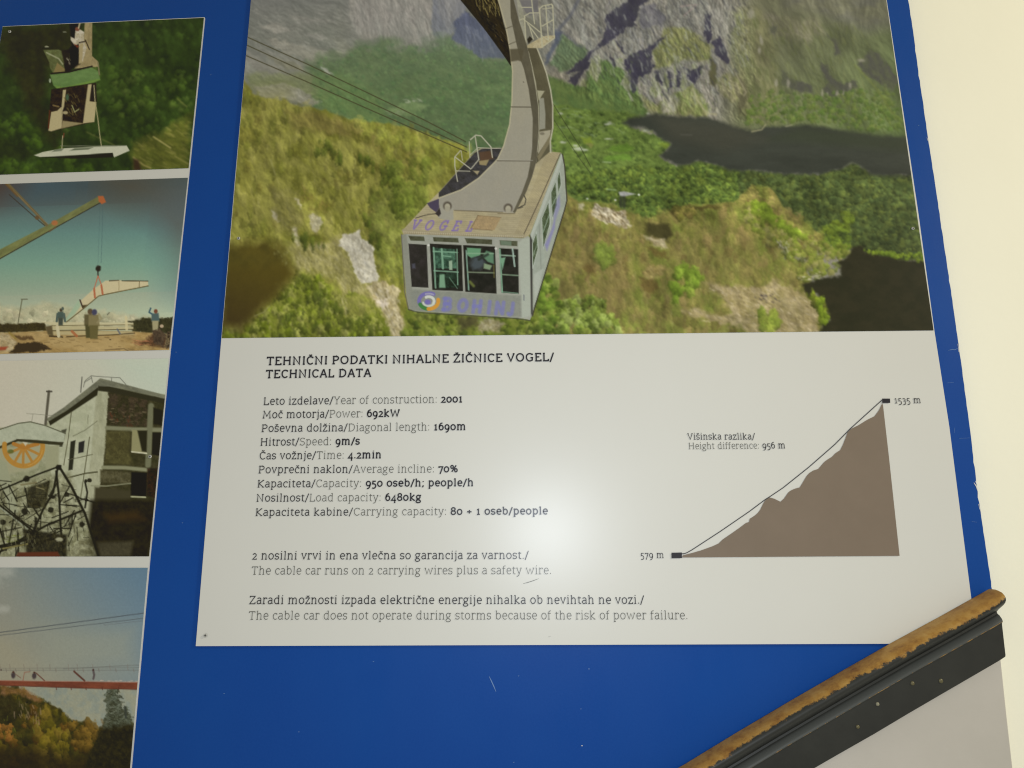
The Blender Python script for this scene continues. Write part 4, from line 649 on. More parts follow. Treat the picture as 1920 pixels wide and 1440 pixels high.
    p.specks(Z((480, 700), (600, 700), (590, 860), (480, 860)), 22, (120, 108, 60), (3, 9), (1, 2.4), 60, 206, 0.7); p.ell(*Z((505, 730))[0], 3, 6, (70, 100, 74), 0.8); p.ell(*Z((490, 845))[0], 5, 3, wh, 0.9); p.line(Z((540, 790), (560, 840), (590, 820)), 2, (140, 140, 90)); p.line(Z((400, 790), (440, 800)), 3, (130, 110, 66), 0.8); p.line(Z((372, 830), (364, 960)), 2.6, (96, 44, 20), 0.7)
    # rope and the hanging stretcher board
    p.line(Z((705, 640), (712, 750), (735, 900), (748, 1010), (764, 1120)), 1.8, (160, 152, 108)); p.line(Z((470, 1020), (462, 1150)), 1.8, (156, 148, 110)); p.line(Z((455, 640), (465, 1020)), 0.8, (80, 70, 50), 0.3); p.line(Z((480, 1000), (476, 1030)), 2, (120, 60, 40), 0.8)
    p.fill(Z((255, 1165), (320, 1140), (480, 1112), (700, 1100), (950, 1092), (972, 1130), (855, 1180), (845, 1145), (560, 1165), (300, 1178)), (182, 182, 154), (170, 172, 146), soft=1.5); p.fill(Z((300, 1178), (560, 1166), (845, 1146), (850, 1180), (560, 1190)), (30, 28, 20), soft=1.8); p.fill(Z((520, 1130), (560, 1112), (700, 1106), (660, 1122)), (96, 104, 78), soft=1.6); p.fill(Z((385, 1140), (420, 1120), (480, 1114), (460, 1132)), (110, 116, 92), soft=1.6); p.line(Z((455, 1095), (950, 1092)), 1.4, (120, 122, 100), 0.8)
    p.grain(0.04, 910, 2.2)
    return p

def paint_crane_picture():
    """crane lifting a white beam above a snowy building site"""
    p = Print((-45, 346.6), (352.2, 333.2), (317.3, 656), (-100, 666), 1.45)
    Z = zoomed(4, 0, 320)
    allq = [(-150, 300), (450, 300), (450, 720), (-150, 720)]
    p.grade((60, 350), (66, 78, 78), (60, 590), (168, 178, 146), allq)
    p.grade((60, 420), (92, 128, 120), (60, 520), (124, 162, 134), Z((-800, 330), (1600, 330), (1600, 840), (-800, 840)), soft=70, a=0.85)
    p.grade((260, 340), (82, 74, 56), (320, 420), (78, 96, 100), Z((700, 0), (1500, 0), (1500, 500), (1250, 420), (800, 160)), soft=80, a=0.75)
    p.grade((330, 420), (88, 82, 72), (250, 480), (90, 130, 128), Z((1180, 300), (1500, 200), (1400, 1000), (1260, 900)), soft=90, a=0.6)
    p.grade((0, 350), (78, 58, 48), (60, 380), (66, 86, 92), Z((-300, 0), (400, 0), (500, 160), (0, 260), (-300, 300)), soft=60, a=0.7)
    # snowy hills on the horizon
    p.fill(Z((-500, 1000), (0, 1000), (150, 1030), (330, 985), (480, 1010), (640, 1060), (800, 1050), (1000, 1090), (1300, 1110), (1300, 1200), (-500, 1200)), (184, 178, 140), (166, 164, 128), soft=12, warp=(6, 14), t=(0.1, 10, 1.5, 0), a=0.9)
    p.clumps(Z((-300, 1060), (340, 1060), (560, 1080), (1000, 1100), (1000, 1160), (-300, 1150)), 90, (3, 9), [(166, 160, 124), (148, 146, 112), (186, 178, 142)], 211, 0.14, a=0.6)
    p.fill(Z((-500, 1150), (100, 1150), (340, 1140), (350, 1205), (200, 1215), (-500, 1215)), (62, 54, 26), (52, 44, 24), soft=3, warp=(3, 8), t=(0.2, 6, 1, 0))
    p.fill(Z((960, 1130), (1060, 1105), (1180, 1110), (1320, 1100), (1320, 1230), (1000, 1220)), (46, 44, 26), (58, 56, 32), soft=4, warp=(4, 8), t=(0.25, 6, 1, 0))
    # ground
    p.fill(Z((-500, 1205), (60, 1215), (350, 1200), (1000, 1205), (1300, 1230), (1300, 1420), (-500, 1420)), (148, 122, 72), (166, 142, 92), soft=3, t=(0.16, 12, 2.5, 4))
    p.fill(Z((330, 1265), (900, 1250), (1000, 1300), (900, 1350), (400, 1330)), (170, 146, 94), soft=10, warp=(5, 9), a=0.7)
    p.fill(Z((130, 1295), (290, 1285), (390, 1340), (250, 1360), (60, 1370)), (58, 46, 28), soft=3, warp=(3, 6)); p.fill(Z((100, 1240), (240, 1245), (260, 1265), (140, 1270)), (78, 58, 34), soft=3, warp=(3, 6), a=0.8); p.fill(Z((1020, 1290), (1140, 1240), (1290, 1250), (1290, 1330), (1180, 1320)), (70, 46, 30), soft=6, warp=(5, 7), t=(0.3, 5, 1, 0), a=0.85)
    p.fill(Z((-300, 1215), (60, 1220), (130, 1290), (90, 1350), (-300, 1370)), (176, 160, 120), (150, 132, 92), soft=4, warp=(3, 7), t=(0.2, 6, 2, 10)); p.fill(Z((-300, 1330), (60, 1320), (40, 1345), (-300, 1365)), (150, 72, 46), soft=3); p.line(Z((70, 1215), (120, 1260)), 4, (140, 120, 60), 0.8)
    p.specks(Z((350, 1220), (1250, 1230), (1200, 1340), (300, 1340)), 60, (104, 82, 48), (3, 12), (0.8, 2), 4, 212, 0.5); p.line(Z((790, 1345), (930, 1335), (960, 1350)), 1.8, (100, 80, 50), 0.8); p.specks(Z((980, 1260), (1140, 1270), (1100, 1310), (980, 1300)), 16, (180, 120, 80), (4, 12), (1, 2), 8, 213, 0.6); p.ell(*Z((828, 1268))[0], 2, 1.2, (60, 48, 30))
    # stacked beams
    for y, c in ((1148, (186, 178, 136)), (1178, (176, 166, 122)), (1218, (172, 158, 112))):
        p.fill(Z((310 if y < 1150 else 390, y - 14), (1000, y - 8), (1000, y + 12), (390, y + 14)), c, soft=2)
    p.line(Z((390, 1162), (1000, 1156)), 1.4, (110, 98, 62)); p.line(Z((390, 1200), (1010, 1190)), 1.6, (80, 68, 40)); p.line(Z((370, 1240), (470, 1248)), 2.4, (50, 40, 24)); p.line(Z((500, 1244), (830, 1232), (1010, 1218)), 1.8, (70, 56, 34)); p.fill(Z((340, 1170), (390, 1160), (400, 1240), (360, 1230)), (90, 78, 50), soft=3); p.line(Z((540, 1205), (575, 1240)), 5, (160, 98, 58), 0.9); p.line(Z((430, 1170), (440, 1240)), 6, (190, 180, 140)); p.line(Z((945, 1100), (950, 1190)), 5, (196, 184, 136), 0.8); p.line(Z((880, 1190), (900, 1222)), 3, (90, 94, 100), 0.8)
    # lamp post
    p.line(Z((135, 1145), (165, 968)), 1.6, (90, 88, 62)); p.line(Z((160, 965), (205, 964)), 1.6, (90, 88, 66))
    # crane booms
    p.fill(Z((-500, 800), (0, 590), (370, 400), (735, 195), (760, 235), (400, 440), (0, 665), (-500, 880)), (116, 120, 70), (102, 104, 62), soft=1.8, t=(0.1, 10, 3, -30)); p.line(Z((-300, 810), (0, 660), (400, 436), (760, 236)), 1.6, (44, 40, 34)); p.fill(Z((735, 190), (775, 190), (795, 235), (765, 252), (740, 230)), (164, 92, 50), soft=2); p.ell(*Z((410, 392))[0], 6, 5, (160, 104, 60))
    p.line(Z((60, 100), (280, 330), (350, 408)), 5, (104, 92, 58)); p.line(Z((70, 180), (265, 352), (335, 412)), 1.6, (60, 52, 40)); p.line(Z((100, 150), (300, 350), (360, 400)), 1.2, (140, 120, 90), 0.7); p.ell(*Z((278, 352))[0], 4, 4, (96, 78, 50)); p.line(Z((40, 95), (130, 190)), 4, (110, 78, 34), 0.6); p.line(Z((370, 455), (415, 425)), 3, (92, 78, 50))
    p.line(Z((772, 245), (765, 500), (758, 690)), 1.0, (70, 92, 92), 0.6); p.line(Z((750, 250), (742, 500), (735, 710)), 1.0, (70, 92, 92), 0.35)
    p.ell(*Z((737, 733))[0], 5, 5.6, (40, 34, 26), 1, 0.25, 0.2); p.line(Z((735, 750), (735, 790)), 2.4, (44, 34, 28))
    # the white beam in its slings
    p.fill(Z((500, 1120), (595, 985), (700, 890), (790, 825), (890, 822), (1110, 826), (1112, 862), (780, 930), (730, 950), (620, 1040), (500, 1135)), (190, 178, 136), (180, 170, 130), soft=1.6); p.fill(Z((480, 1130), (590, 970), (610, 1010), (560, 1080), (500, 1130)), (150, 172, 138), soft=4, a=0.9)
    p.line(Z((500, 1134), (620, 1040), (740, 940), (780, 930), (1112, 864)), 1.8, (90, 78, 44)); p.line(Z((820, 826), (890, 822)), 1.6, (60, 52, 34)); p.line(Z((915, 826), (1110, 828)), 1.8, (60, 52, 34)); p.line(Z((892, 825), (892, 900)), 1.2, (150, 136, 96)); p.line(Z((1045, 828), (1045, 872)), 1.4, (110, 96, 64)); p.line(Z((600, 970), (620, 1025)), 2.8, (66, 52, 42)); p.fill(Z((615, 1010), (655, 1005), (620, 1036)), (70, 58, 34), soft=2)
    for q in (((735, 790), (705, 890), (710, 950)), ((735, 790), (762, 860), (768, 925))): p.line(Z(*q), 1.8, (176, 100, 70))
    p.line(Z((706, 885), (712, 950)), 3.6, (168, 100, 66)); p.line(Z((760, 860), (770, 925)), 3.6, (168, 100, 66))
    # people at work
    def man(x, y, h, coat, legs, head):
        p.fill(Z((x - h * .17, y - h * .78), (x + h * .15, y - h * .8), (x + h * .19, y - h * .42), (x - h * .18, y - h * .42)), coat, soft=2.5); p.fill(Z((x - h * .15, y - h * .45), (x + h * .15, y - h * .45), (x + h * .12, y), (x - h * .12, y)), legs, soft=2.5); p.ell(*Z((x + h * .02, y - h * .88))[0], h * .022, h * .025, head)
    man(455, 1160, 130, (72, 86, 76), (66, 72, 60), (70, 62, 44)); p.ell(*Z((470, 1035))[0], 2.4, 3.4, (80, 90, 78)); p.line(Z((430, 1075), (425, 1130)), 4, (76, 90, 80)); p.line(Z((480, 1075), (488, 1130)), 4, (76, 90, 80))
    man(672, 1255, 225, (92, 84, 54), (74, 70, 40), (90, 74, 50)); man(704, 1262, 228, (122, 112, 74), (96, 88, 50), (66, 66, 84)); man(1165, 1200, 165, (74, 92, 86), (150, 142, 104), (110, 66, 46)); p.line(Z((1140, 1075), (1118, 1062), (1130, 1032)), 3.2, (66, 92, 96))
    p.fill(Z((1140, 1200), (1200, 1180), (1250, 1240), (1220, 1320), (1150, 1290)), (80, 66, 48), (60, 48, 36), soft=4, warp=(3, 5), t=(0.2, 5, 1, 0)); p.ell(*Z((1213, 1166))[0], 3.6, 3.2, (170, 150, 118)); p.fill(Z((1250, 1210), (1290, 1200), (1280, 1330), (1230, 1330)), (110, 96, 66), (50, 40, 30), soft=3, warp=(3, 4), t=(0.3, 4, 1, 0)); p.line(Z((740, 1075), (760, 1110), (730, 1140)), 4, (140, 130, 92), 0.7); p.line(Z((805, 1080), (820, 1065)), 2, (90, 90, 70), 0.8)
    p.grain(0.03, 920, 2.2)
    return p

def paint_station_picture():
    """concrete station building with a big orange wheel under its canopy"""
    p = Print((-102, 678), (316.5, 672), (279.5, 1043.2), (-165, 1044), 1.45)
    Z = zoomed(3.5125, 0, 650)
    allq = [(-250, 620), (420, 620), (420, 1100), (-250, 1100)]
    p.grade((20, 700), (186, 180, 156), (310, 720), (178, 182, 158), allq); p.fill(Z((700, 60), (1130, 90), (1100, 300), (900, 250)), (172, 182, 158), soft=60, a=0.7)
    p.fill(Z((-600, 560), (290, 520), (330, 480), (700, 260), (1200, 330), (1200, 1500), (-600, 1500)), (150, 150, 118), (132, 134, 100), soft=2, t=(0.1, 12, 1, 0))
    # walls
    p.fill(Z((320, 500), (470, 420), (640, 300), (650, 280), (720, 290), (700, 560), (690, 700), (660, 900), (600, 1130), (400, 1140), (330, 800)), (170, 171, 140), (160, 162, 130), soft=2, t=(0.07, 16, 1, 0))
    p.fill(Z((635, 290), (720, 280), (705, 500), (690, 760), (660, 880), (600, 1150), (560, 1100), (600, 700)), (158, 158, 126), (146, 146, 114), soft=3, t=(0.08, 10, 2, 85))
    p.fill(Z((720, 290), (1090, 340), (1060, 600), (1040, 900), (980, 1400), (600, 1400), (605, 1130), (665, 900), (690, 700), (705, 500)), (50, 48, 26), (60, 56, 34), soft=3, warp=(2.5, 6), t=(0.25, 9, 1, 0))
    p.fill(Z((715, 300), (980, 340), (975, 530), (705, 520)), (46, 44, 24), (62, 52, 36), soft=3, warp=(2.5, 6), t=(0.3, 8, 1, 0)); p.specks(Z((720, 380), (950, 380), (950, 510), (720, 500)), 40, (104, 92, 66), (2, 6), (1, 2.4), 10, 221, 0.6); p.specks(Z((720, 430), (900, 430), (900, 520), (720, 520)), 14, (90, 46, 26), (2, 6), (1, 2.4), 80, 222, 0.6)
    gr = (118, 118, 88)
    p.line(Z((705, 535), (880, 545), (1065, 548)), 8, gr, 1, 3); p.line(Z((995, 390), (985, 560), (975, 780)), 11, (104, 104, 76), 1, 3); p.line(Z((680, 795), (820, 797), (975, 812)), 7, (126, 126, 94), 1, 3); p.fill(Z((700, 555), (860, 555), (850, 700), (880, 780), (690, 770)), (80, 76, 42), (66, 62, 34), soft=6, t=(0.2, 8, 1, 0))
    p.fill(Z((870, 548), (970, 552), (965, 700), (865, 690)), (132, 128, 88), soft=2); p.fill(Z((905, 552), (970, 552), (966, 695), (935, 690)), (36, 34, 20), soft=3); p.line(Z((868, 692), (965, 703)), 2.6, (186, 182, 148)); p.fill(Z((1005, 565), (1062, 565), (1050, 720), (1000, 710)), (28, 26, 18), soft=2); p.fill(Z((865, 825), (970, 830), (962, 985), (858, 980)), (24, 22, 14), soft=2); p.line(Z((862, 988), (958, 992)), 2.4, (170, 170, 130)); p.fill(Z((1010, 400), (1075, 420), (1065, 520), (1010, 510)), (30, 28, 16), soft=3); p.fill(Z((660, 810), (860, 830), (858, 900), (660, 890)), (66, 62, 38), (84, 80, 54), soft=4, t=(0.2, 6, 1, 0)); p.line(Z((600, 915), (700, 918), (860, 900)), 2.6, (128, 128, 98), 0.8); p.fill(Z((625, 925), (860, 950), (860, 1010), (620, 1020)), (60, 56, 36), soft=5); p.fill(Z((970, 800), (1045, 800), (1020, 1000), (965, 980)), (48, 32, 20), (30, 26, 16), soft=4, t=(0.3, 5, 1, 0))
    p.fill(Z((600, 1010), (1030, 1010), (980, 1400), (560, 1400)), (36, 32, 16), (28, 24, 14), soft=10, t=(0.2, 10, 1, 0)); p.fill(Z((680, 1100), (900, 1080), (960, 1140), (720, 1160)), (60, 44, 16), soft=14, a=0.7)
    p.fill(Z((440, 1330), (560, 1270), (600, 1380), (450, 1385)), (96, 92, 66), soft=6, a=0.8); p.fill(Z((640, 1290), (880, 1280), (860, 1380), (660, 1385)), (62, 58, 40), soft=8, t=(0.2, 6, 1, 0))
    # roof
    p.fill(Z((300, 480), (420, 400), (640, 225), (660, 208), (720, 222), (1100, 322), (1095, 345), (900, 300), (720, 258), (655, 258), (560, 330), (440, 420), (320, 492)), (112, 112, 88), (98, 98, 78), soft=1.8, t=(0.1, 8, 2, 20)); p.fill(Z((320, 492), (440, 420), (560, 330), (650, 262), (640, 320), (480, 425), (330, 520)), (40, 38, 22), soft=2); p.fill(Z((650, 258), (720, 260), (1092, 345), (1085, 375), (720, 300), (640, 290)), (44, 42, 26), soft=2.5)
    for q in [((550, 265), (560, 225), (600, 192), (730, 202), (790, 205), (830, 250)), ((600, 195), (610, 235)), ((735, 205), (735, 225)), ((555, 235), (605, 205))]: p.line(Z(*q), 1.3, (96, 96, 82), 0.9)
    p.line(Z((540, 200), (532, 300)), 2, (92, 90, 78)); p.line(Z((322, 295), (300, 510)), 5, (86, 82, 66), 1, 2); p.line(Z((308, 295), (340, 295)), 3, (70, 66, 54)); p.line(Z((175, 440), (360, 455)), 1, (120, 118, 98), 0.8); p.line(Z((218, 445), (208, 495)), 1, (120, 118, 98), 0.7)
    # openings on the light wall
    p.fill(Z((465, 625), (498, 615), (478, 810), (450, 815)), (40, 40, 28), soft=2); p.fill(Z((518, 630), (558, 618), (550, 695), (515, 702)), (38, 38, 34), soft=2); p.line(Z((470, 430), (450, 600), (420, 780)), 1.6, (88, 86, 60)); p.line(Z((590, 595), (560, 800), (530, 1000)), 1.6, (80, 78, 52)); p.line(Z((450, 745), (610, 710)), 1.4, (84, 82, 58)); p.line(Z((480, 590), (560, 550), (640, 490)), 1.4, (110, 110, 84)); p.line(Z((440, 865), (560, 835), (640, 825)), 2.6, (70, 68, 44)); p.line(Z((580, 450), (578, 510)), 1, (110, 110, 84)); p.fill(Z((405, 550), (440, 540), (410, 660), (390, 660)), (70, 70, 52), soft=2); p.fill(Z((320, 700), (345, 695), (330, 800), (310, 800)), (70, 66, 40), soft=3)
    # canopy and orange wheel
    p.fill(Z((-600, 600), (0, 545), (120, 505), (200, 494), (300, 520), (430, 570), (420, 630), (200, 612), (110, 610), (0, 655), (-600, 740)), (168, 171, 143), (158, 162, 134), soft=2, t=(0.05, 12, 1, 0)); p.line(Z((-300, 590), (0, 545), (120, 505), (200, 495), (300, 520), (430, 572)), 2, (84, 84, 62)); p.fill(Z((-300, 720), (0, 655), (110, 610), (200, 612), (420, 630), (410, 648), (300, 640), (120, 622), (0, 672), (-300, 740)), (50, 48, 30), soft=2); p.fill(Z((300, 655), (390, 645), (385, 800), (300, 820)), (146, 146, 112), soft=4)
    p.fill(Z((-300, 690), (20, 670), (300, 640), (250, 800), (100, 830), (-300, 830)), (152, 150, 116), soft=3)
    c = Z((155, 660))[0]
    pts = [(c[0] + 36 * math.cos(a), c[1] + 36 * math.sin(a)) for a in np.linspace(-0.15, math.pi + 0.15, 22)]
    p.line(pts, 9, (168, 124, 52), 1, 1.6)
    for a in (0.45, 1.05, 1.6, 2.1, 2.75): p.line([c, (c[0] + 36 * math.cos(a), c[1] + 36 * math.sin(a))], 5, (164, 120, 54))
    p.ell(c[0], c[1], 9, 7, (170, 122, 50)); p.line(Z((90, 640), (155, 665), (250, 640)), 7, (162, 112, 46)); p.fill(Z((145, 622), (190, 622), (168, 655)), (186, 180, 150), soft=2)
    p.line(pts[2:10], 1.5, (190, 146, 70), 0.8); p.ell(*Z((70, 690))[0], 6, 4, (80, 92, 40), 0.8)
    p.fill(Z((110, 608), (300, 625), (410, 636), (410, 650), (200, 632), (110, 622)), (52, 50, 30), soft=2)
    # dark steel frame in front
    dk = (28, 26, 16)
    p.fill(Z((60, 900), (460, 830), (560, 1100), (640, 1385), (-500, 1390), (-500, 1050)), (96, 94, 64), (150, 150, 116), soft=10, t=(0.3, 9, 1, 0), a=0.7)
    p.fill(Z((0, 740), (40, 760), (120, 1090), (70, 1100), (-10, 860)), (146, 148, 116), soft=2); p.fill(Z((-500, 900), (-100, 820), (20, 1100), (-200, 1300), (-500, 1300)), (110, 110, 80), soft=8, a=0.6)
    for q, w_ in [(((-300, 1060), (0, 945), (130, 890), (250, 840), (400, 785)), 5), (((390, 790), (470, 920), (560, 1100), (650, 1385)), 7), (((380, 800), (350, 960), (280, 1080), (210, 1240)), 6), (((-300, 860), (0, 1045), (200, 1200), (260, 1260)), 5), (((-300, 1380), (100, 1290), (300, 1180), (540, 1080)), 6), (((370, 820), (390, 1000), (400, 1200), (420, 1385)), 6), (((-100, 1330), (200, 1300), (420, 1250)), 6), (((0, 1200), (40, 1340)), 5), (((100, 1080), (60, 1290)), 4), (((-200, 1010), (40, 900)), 3), (((560, 890), (575, 960), (560, 1060)), 5), (((240, 1130), (200, 1380)), 5), (((0, 1350), (140, 1280), (260, 1240)), 7), (((320, 890), (300, 1000)), 5), (((500, 1100), (450, 1250)), 3), (((100, 1000), (240, 960)), 3), (((0, 1220), (140, 1190)), 3), (((430, 960), (520, 990)), 3), (((20, 1040), (160, 1160), (230, 1200)), 4), (((390, 1040), (520, 1050)), 3)]:
        p.line(Z(*q), w_ * 0.66, dk, 0.95, 1.8)
    rr = np.random.RandomState(9)
    for _ in range(60):                                     # the finer lattice of the frame
        x, y = rr.uniform(-10, 520), rr.uniform(880, 1330); t = rr.choice([0.15, -0.5, 1.1, 2.0, 1.5]) + rr.uniform(-0.15, 0.15); L = rr.uniform(50, 150)
        p.line(Z((x, y), (x + L * math.cos(t), y + L * math.sin(t))), rr.uniform(1.2, 3.2), (32, 30, 18), 0.85)
    for x, y, r in [(175, 870, 11), (160, 1085, 11), (335, 1075, 10), (440, 975, 9), (385, 795, 10), (240, 1040, 15), (220, 1240, 16), (20, 1155, 10), (565, 885, 6), (570, 1010, 6), (350, 990, 7), (590, 880, 8), (540, 1170, 10)]:
        p.ell(*Z((x, y))[0], r * 0.55, r * 0.5, (28, 26, 16), 0.9, 0.2, 0.3)
    p.fill(Z((180, 930), (330, 880), (300, 1060), (180, 1060)), (32, 30, 18), (60, 56, 32), soft=4, t=(0.3, 5, 1, 0), a=0.85); p.fill(Z((150, 1200), (440, 1240), (440, 1385), (180, 1385)), (26, 24, 16), (50, 46, 26), soft=5, t=(0.4, 5, 1, 0), a=0.9); p.line(Z((140, 910), (240, 895)), 3, (112, 104, 70), 0.8); p.line(Z((240, 925), (290, 940)), 2, (130, 124, 84), 0.8); p.line(Z((0, 1060), (180, 1200)), 2, (140, 146, 124), 0.8); p.ell(*Z((390, 1270))[0], 7, 4, (150, 148, 116)); p.line(Z((20, 1330), (180, 1300)), 3.4, (130, 122, 70), 0.8)
    p.specks(Z((0, 1100), (240, 1100), (240, 1300), (0, 1330)), 40, (120, 118, 84), (4, 14), (0.8, 1.8), 85, 223, 0.6); p.specks(Z((0, 920), (560, 900), (560, 1280), (0, 1300)), 60, (30, 28, 18), (5, 18), (0.8, 2), 88, 224, 0.7); p.specks(Z((0, 920), (560, 900), (560, 1280), (0, 1300)), 40, (30, 28, 18), (6, 20), (0.8, 1.6), 2, 225, 0.6)
    p.fill(Z((120, 1355), (380, 1350), (400, 1390), (100, 1390)), (86, 44, 26), soft=3); p.specks(Z((0, 1240), (130, 1240), (130, 1290), (0, 1290)), 16, (110, 120, 40), (2, 6), (1, 2), 10, 226, 0.7)
    p.grain(0.03, 930, 2.2)
    return p

def paint_bridge_picture():
    """red girder walkway against a grey-blue sky, autumn trees below"""
    p = Print((-168, 1064), (277, 1064.6), (241.2, 1470), (-236, 1470), 1.45)
    Z = zoomed(3.6, 0, 1040)
    allq = [(-300, 1020), (400, 1020), (400, 1520), (-300, 1520)]
    p.grade((240, 1070), (92, 116, 128), (40, 1250), (142, 138, 114), allq); p.grade((300, 1080), (86, 110, 122), (200, 1190), (118, 128, 122), Z((650, 0), (1100, 0), (1000, 420), (800, 300)), soft=60, a=0.5); p.fill(Z((300, 500), (920, 480), (900, 760), (300, 760)), (138, 140, 120), soft=50, a=0.6); p.fill(Z((-600, 80), (120, 180), (60, 500), (-600, 560)), (130, 130, 116), soft=60, a=0.5)
    for x, y, w_ in ((30, 115, 16), (20, 370, 12), (-60, 200, 20)): p.ell(*Z((x, y))[0], w_, w_ * 0.6, (168, 168, 152), 0.5, 0.6, 0.5)
    p.fill(Z((150, 890), (700, 900), (940, 905), (900, 1180), (560, 1140), (300, 1000)), (140, 140, 116), (128, 134, 118), soft=5, t=(0.05, 12, 1, 0))
    # overhead cables
    p.line(Z((-500, 575), (0, 525), (500, 458), (980, 393)), 1.5, (64, 68, 70), 0.85); p.line(Z((-500, 590), (0, 545), (500, 485), (980, 428)), 1.3, (72, 76, 76), 0.75); p.line(Z((700, 475), (980, 445)), 1.0, (90, 92, 90), 0.6)
    # trees
    hill = Z((-900, 850), (0, 880), (140, 910), (260, 970), (340, 1010), (430, 1060), (480, 1120), (580, 1130), (650, 1170), (720, 1150), (920, 1170), (920, 1600), (-900, 1600))
    p.fill(hill, (66, 58, 22), (48, 46, 18), soft=4, warp=(4, 9), t=(0.3, 16, 1, 0))
    p.clumps(hill, 300, (4, 12), [(70, 60, 20), (54, 52, 20), (86, 72, 22), (40, 38, 16), (88, 62, 22)], 231, 0.45, 1.3, a=0.75)
    p.clumps(Z((260, 1080), (340, 1030), (440, 1100), (460, 1300), (400, 1600), (240, 1600)), 60, (5, 12), [(92, 80, 22), (80, 72, 20), (102, 86, 30)], 232, 0.4, 1.5, a=0.8)
    p.clumps(Z((480, 1140), (580, 1120), (690, 1180), (700, 1280), (560, 1330), (470, 1260)), 40, (4, 10), [(96, 74, 28), (84, 66, 24)], 233, 0.4, 1.2, a=0.8)
    p.fill(Z((-400, 930), (60, 920), (120, 1000), (110, 1100), (0, 1180), (-400, 1180)), (38, 34, 18), (52, 48, 24), soft=10, warp=(6, 9), t=(0.3, 8, 1, 0), a=0.85); p.fill(Z((0, 880), (150, 905), (300, 985), (250, 1000), (130, 940), (0, 950)), (132, 96, 62), (112, 82, 40), soft=6, warp=(4, 6), t=(0.2, 6, 2, 25), a=0.85)
    p.specks(Z((80, 980), (280, 1010), (260, 1140), (90, 1060)), 26, (150, 128, 100), (4, 12), (1, 2.4), 78, 234, 0.6); p.clumps(Z((-100, 1160), (70, 1160), (60, 1250), (-100, 1260)), 14, (4, 8), [(130, 88, 36)], 235, 0.3, a=0.8); p.specks(Z((0, 1060), (300, 1100), (250, 1300), (0, 1300)), 20, (100, 106, 34), (3, 8), (1, 2), 80, 236, 0.6)
    p.fill(Z((-600, 1340), (240, 1300), (500, 1380), (700, 1300), (920, 1200), (920, 1650), (-600, 1650)), (32, 26, 14), (40, 32, 16), soft=30, warp=(9, 14), t=(0.25, 10, 1, 0), a=0.78)
    # spruce
    p.fill(Z((690, 1160), (720, 1060), (705, 960), (730, 905), (790, 905), (800, 970), (830, 1050), (850, 1030), (880, 1090), (895, 1160), (880, 1240), (700, 1240)), (84, 90, 72), (62, 64, 46), soft=3, warp=(5, 6), t=(0.35, 6, 1, 0)); p.specks(Z((715, 920), (800, 920), (880, 1100), (880, 1180), (700, 1180)), 90, (48, 50, 34), (3, 9), (1, 2.2), 20, 237, 0.7); p.specks(Z((710, 920), (800, 930), (870, 1100), (700, 1150)), 50, (116, 120, 102), (3, 8), (0.8, 1.8), -20, 238, 0.5); p.line(Z((845, 1030), (850, 1100)), 4, (54, 58, 48)); p.fill(Z((680, 1170), (900, 1150), (890, 1450), (560, 1450), (640, 1260)), (30, 28, 16), (42, 38, 20), soft=8, warp=(5, 8), t=(0.3, 7, 1, 0))
    # the girder with railings and workers
    p.fill(Z((-900, 842), (0, 848), (200, 852), (560, 856), (940, 862), (930, 910), (560, 904), (300, 892), (0, 882), (-900, 872)), (116, 62, 42), (100, 54, 38), soft=1.8, t=(0.1, 10, 3, 2)); p.line(Z((0, 850), (560, 856), (940, 860)), 1.2, (168, 130, 108), 0.7); p.line(Z((0, 882), (300, 893), (930, 911)), 1.2, (70, 36, 26), 0.7)
    p.specks(Z((640, 845), (930, 850), (930, 858), (640, 855)), 18, (180, 160, 140), (2, 4), (1, 2), 0, 239, 0.7)
    for y0, y1, a_ in ((770, 745, 0.6), (780, 780, 0.45), (768, 762, 0.4)): p.line(Z((430 if a_ > 0.5 else 0, y0), (940, y1)), 1.4, (92, 92, 84), a_)
    for x in (0, 65, 160, 250, 335, 460, 520, 625, 740, 860): p.line(Z((x, 740), (x + 4, 780)), 1.0, (110, 96, 84), 0.55); p.line(Z((x + 40, 770), (x + 44, 790)), 1.6, (104, 92, 80), 0.5)
    for x in (380, 480, 580, 690, 800): p.line(Z((x, 895), (x + 2, 912)), 1.6, (80, 44, 34), 0.8)
    p.line(Z((155, 850), (165, 795), (200, 790)), 1.6, (130, 84, 66), 0.8); p.line(Z((500, 788), (530, 815), (570, 850)), 3.4, (84, 54, 42)); p.line(Z((245, 800), (300, 850)), 2, (96, 62, 50)); p.line(Z((95, 800), (140, 832)), 1.6, (110, 80, 66), 0.8)
    for x, y in ((90, 815), (232, 818)): p.ell(*Z((x, y))[0], 4, 6, (62, 52, 52), 0.95, 0.3, 0.2); p.ell(*Z((x, y - 22))[0], 2.2, 2, (74, 50, 40))
    p.line(Z((630, 785), (636, 812), (630, 838)), 4, (84, 76, 72)); p.ell(*Z((630, 778))[0], 2, 2, (70, 50, 44)); p.ell(*Z((8, 778))[0], 1.6, 1.6, (84, 70, 62))
    p.grain(0.04, 940, 2.2)
    return p
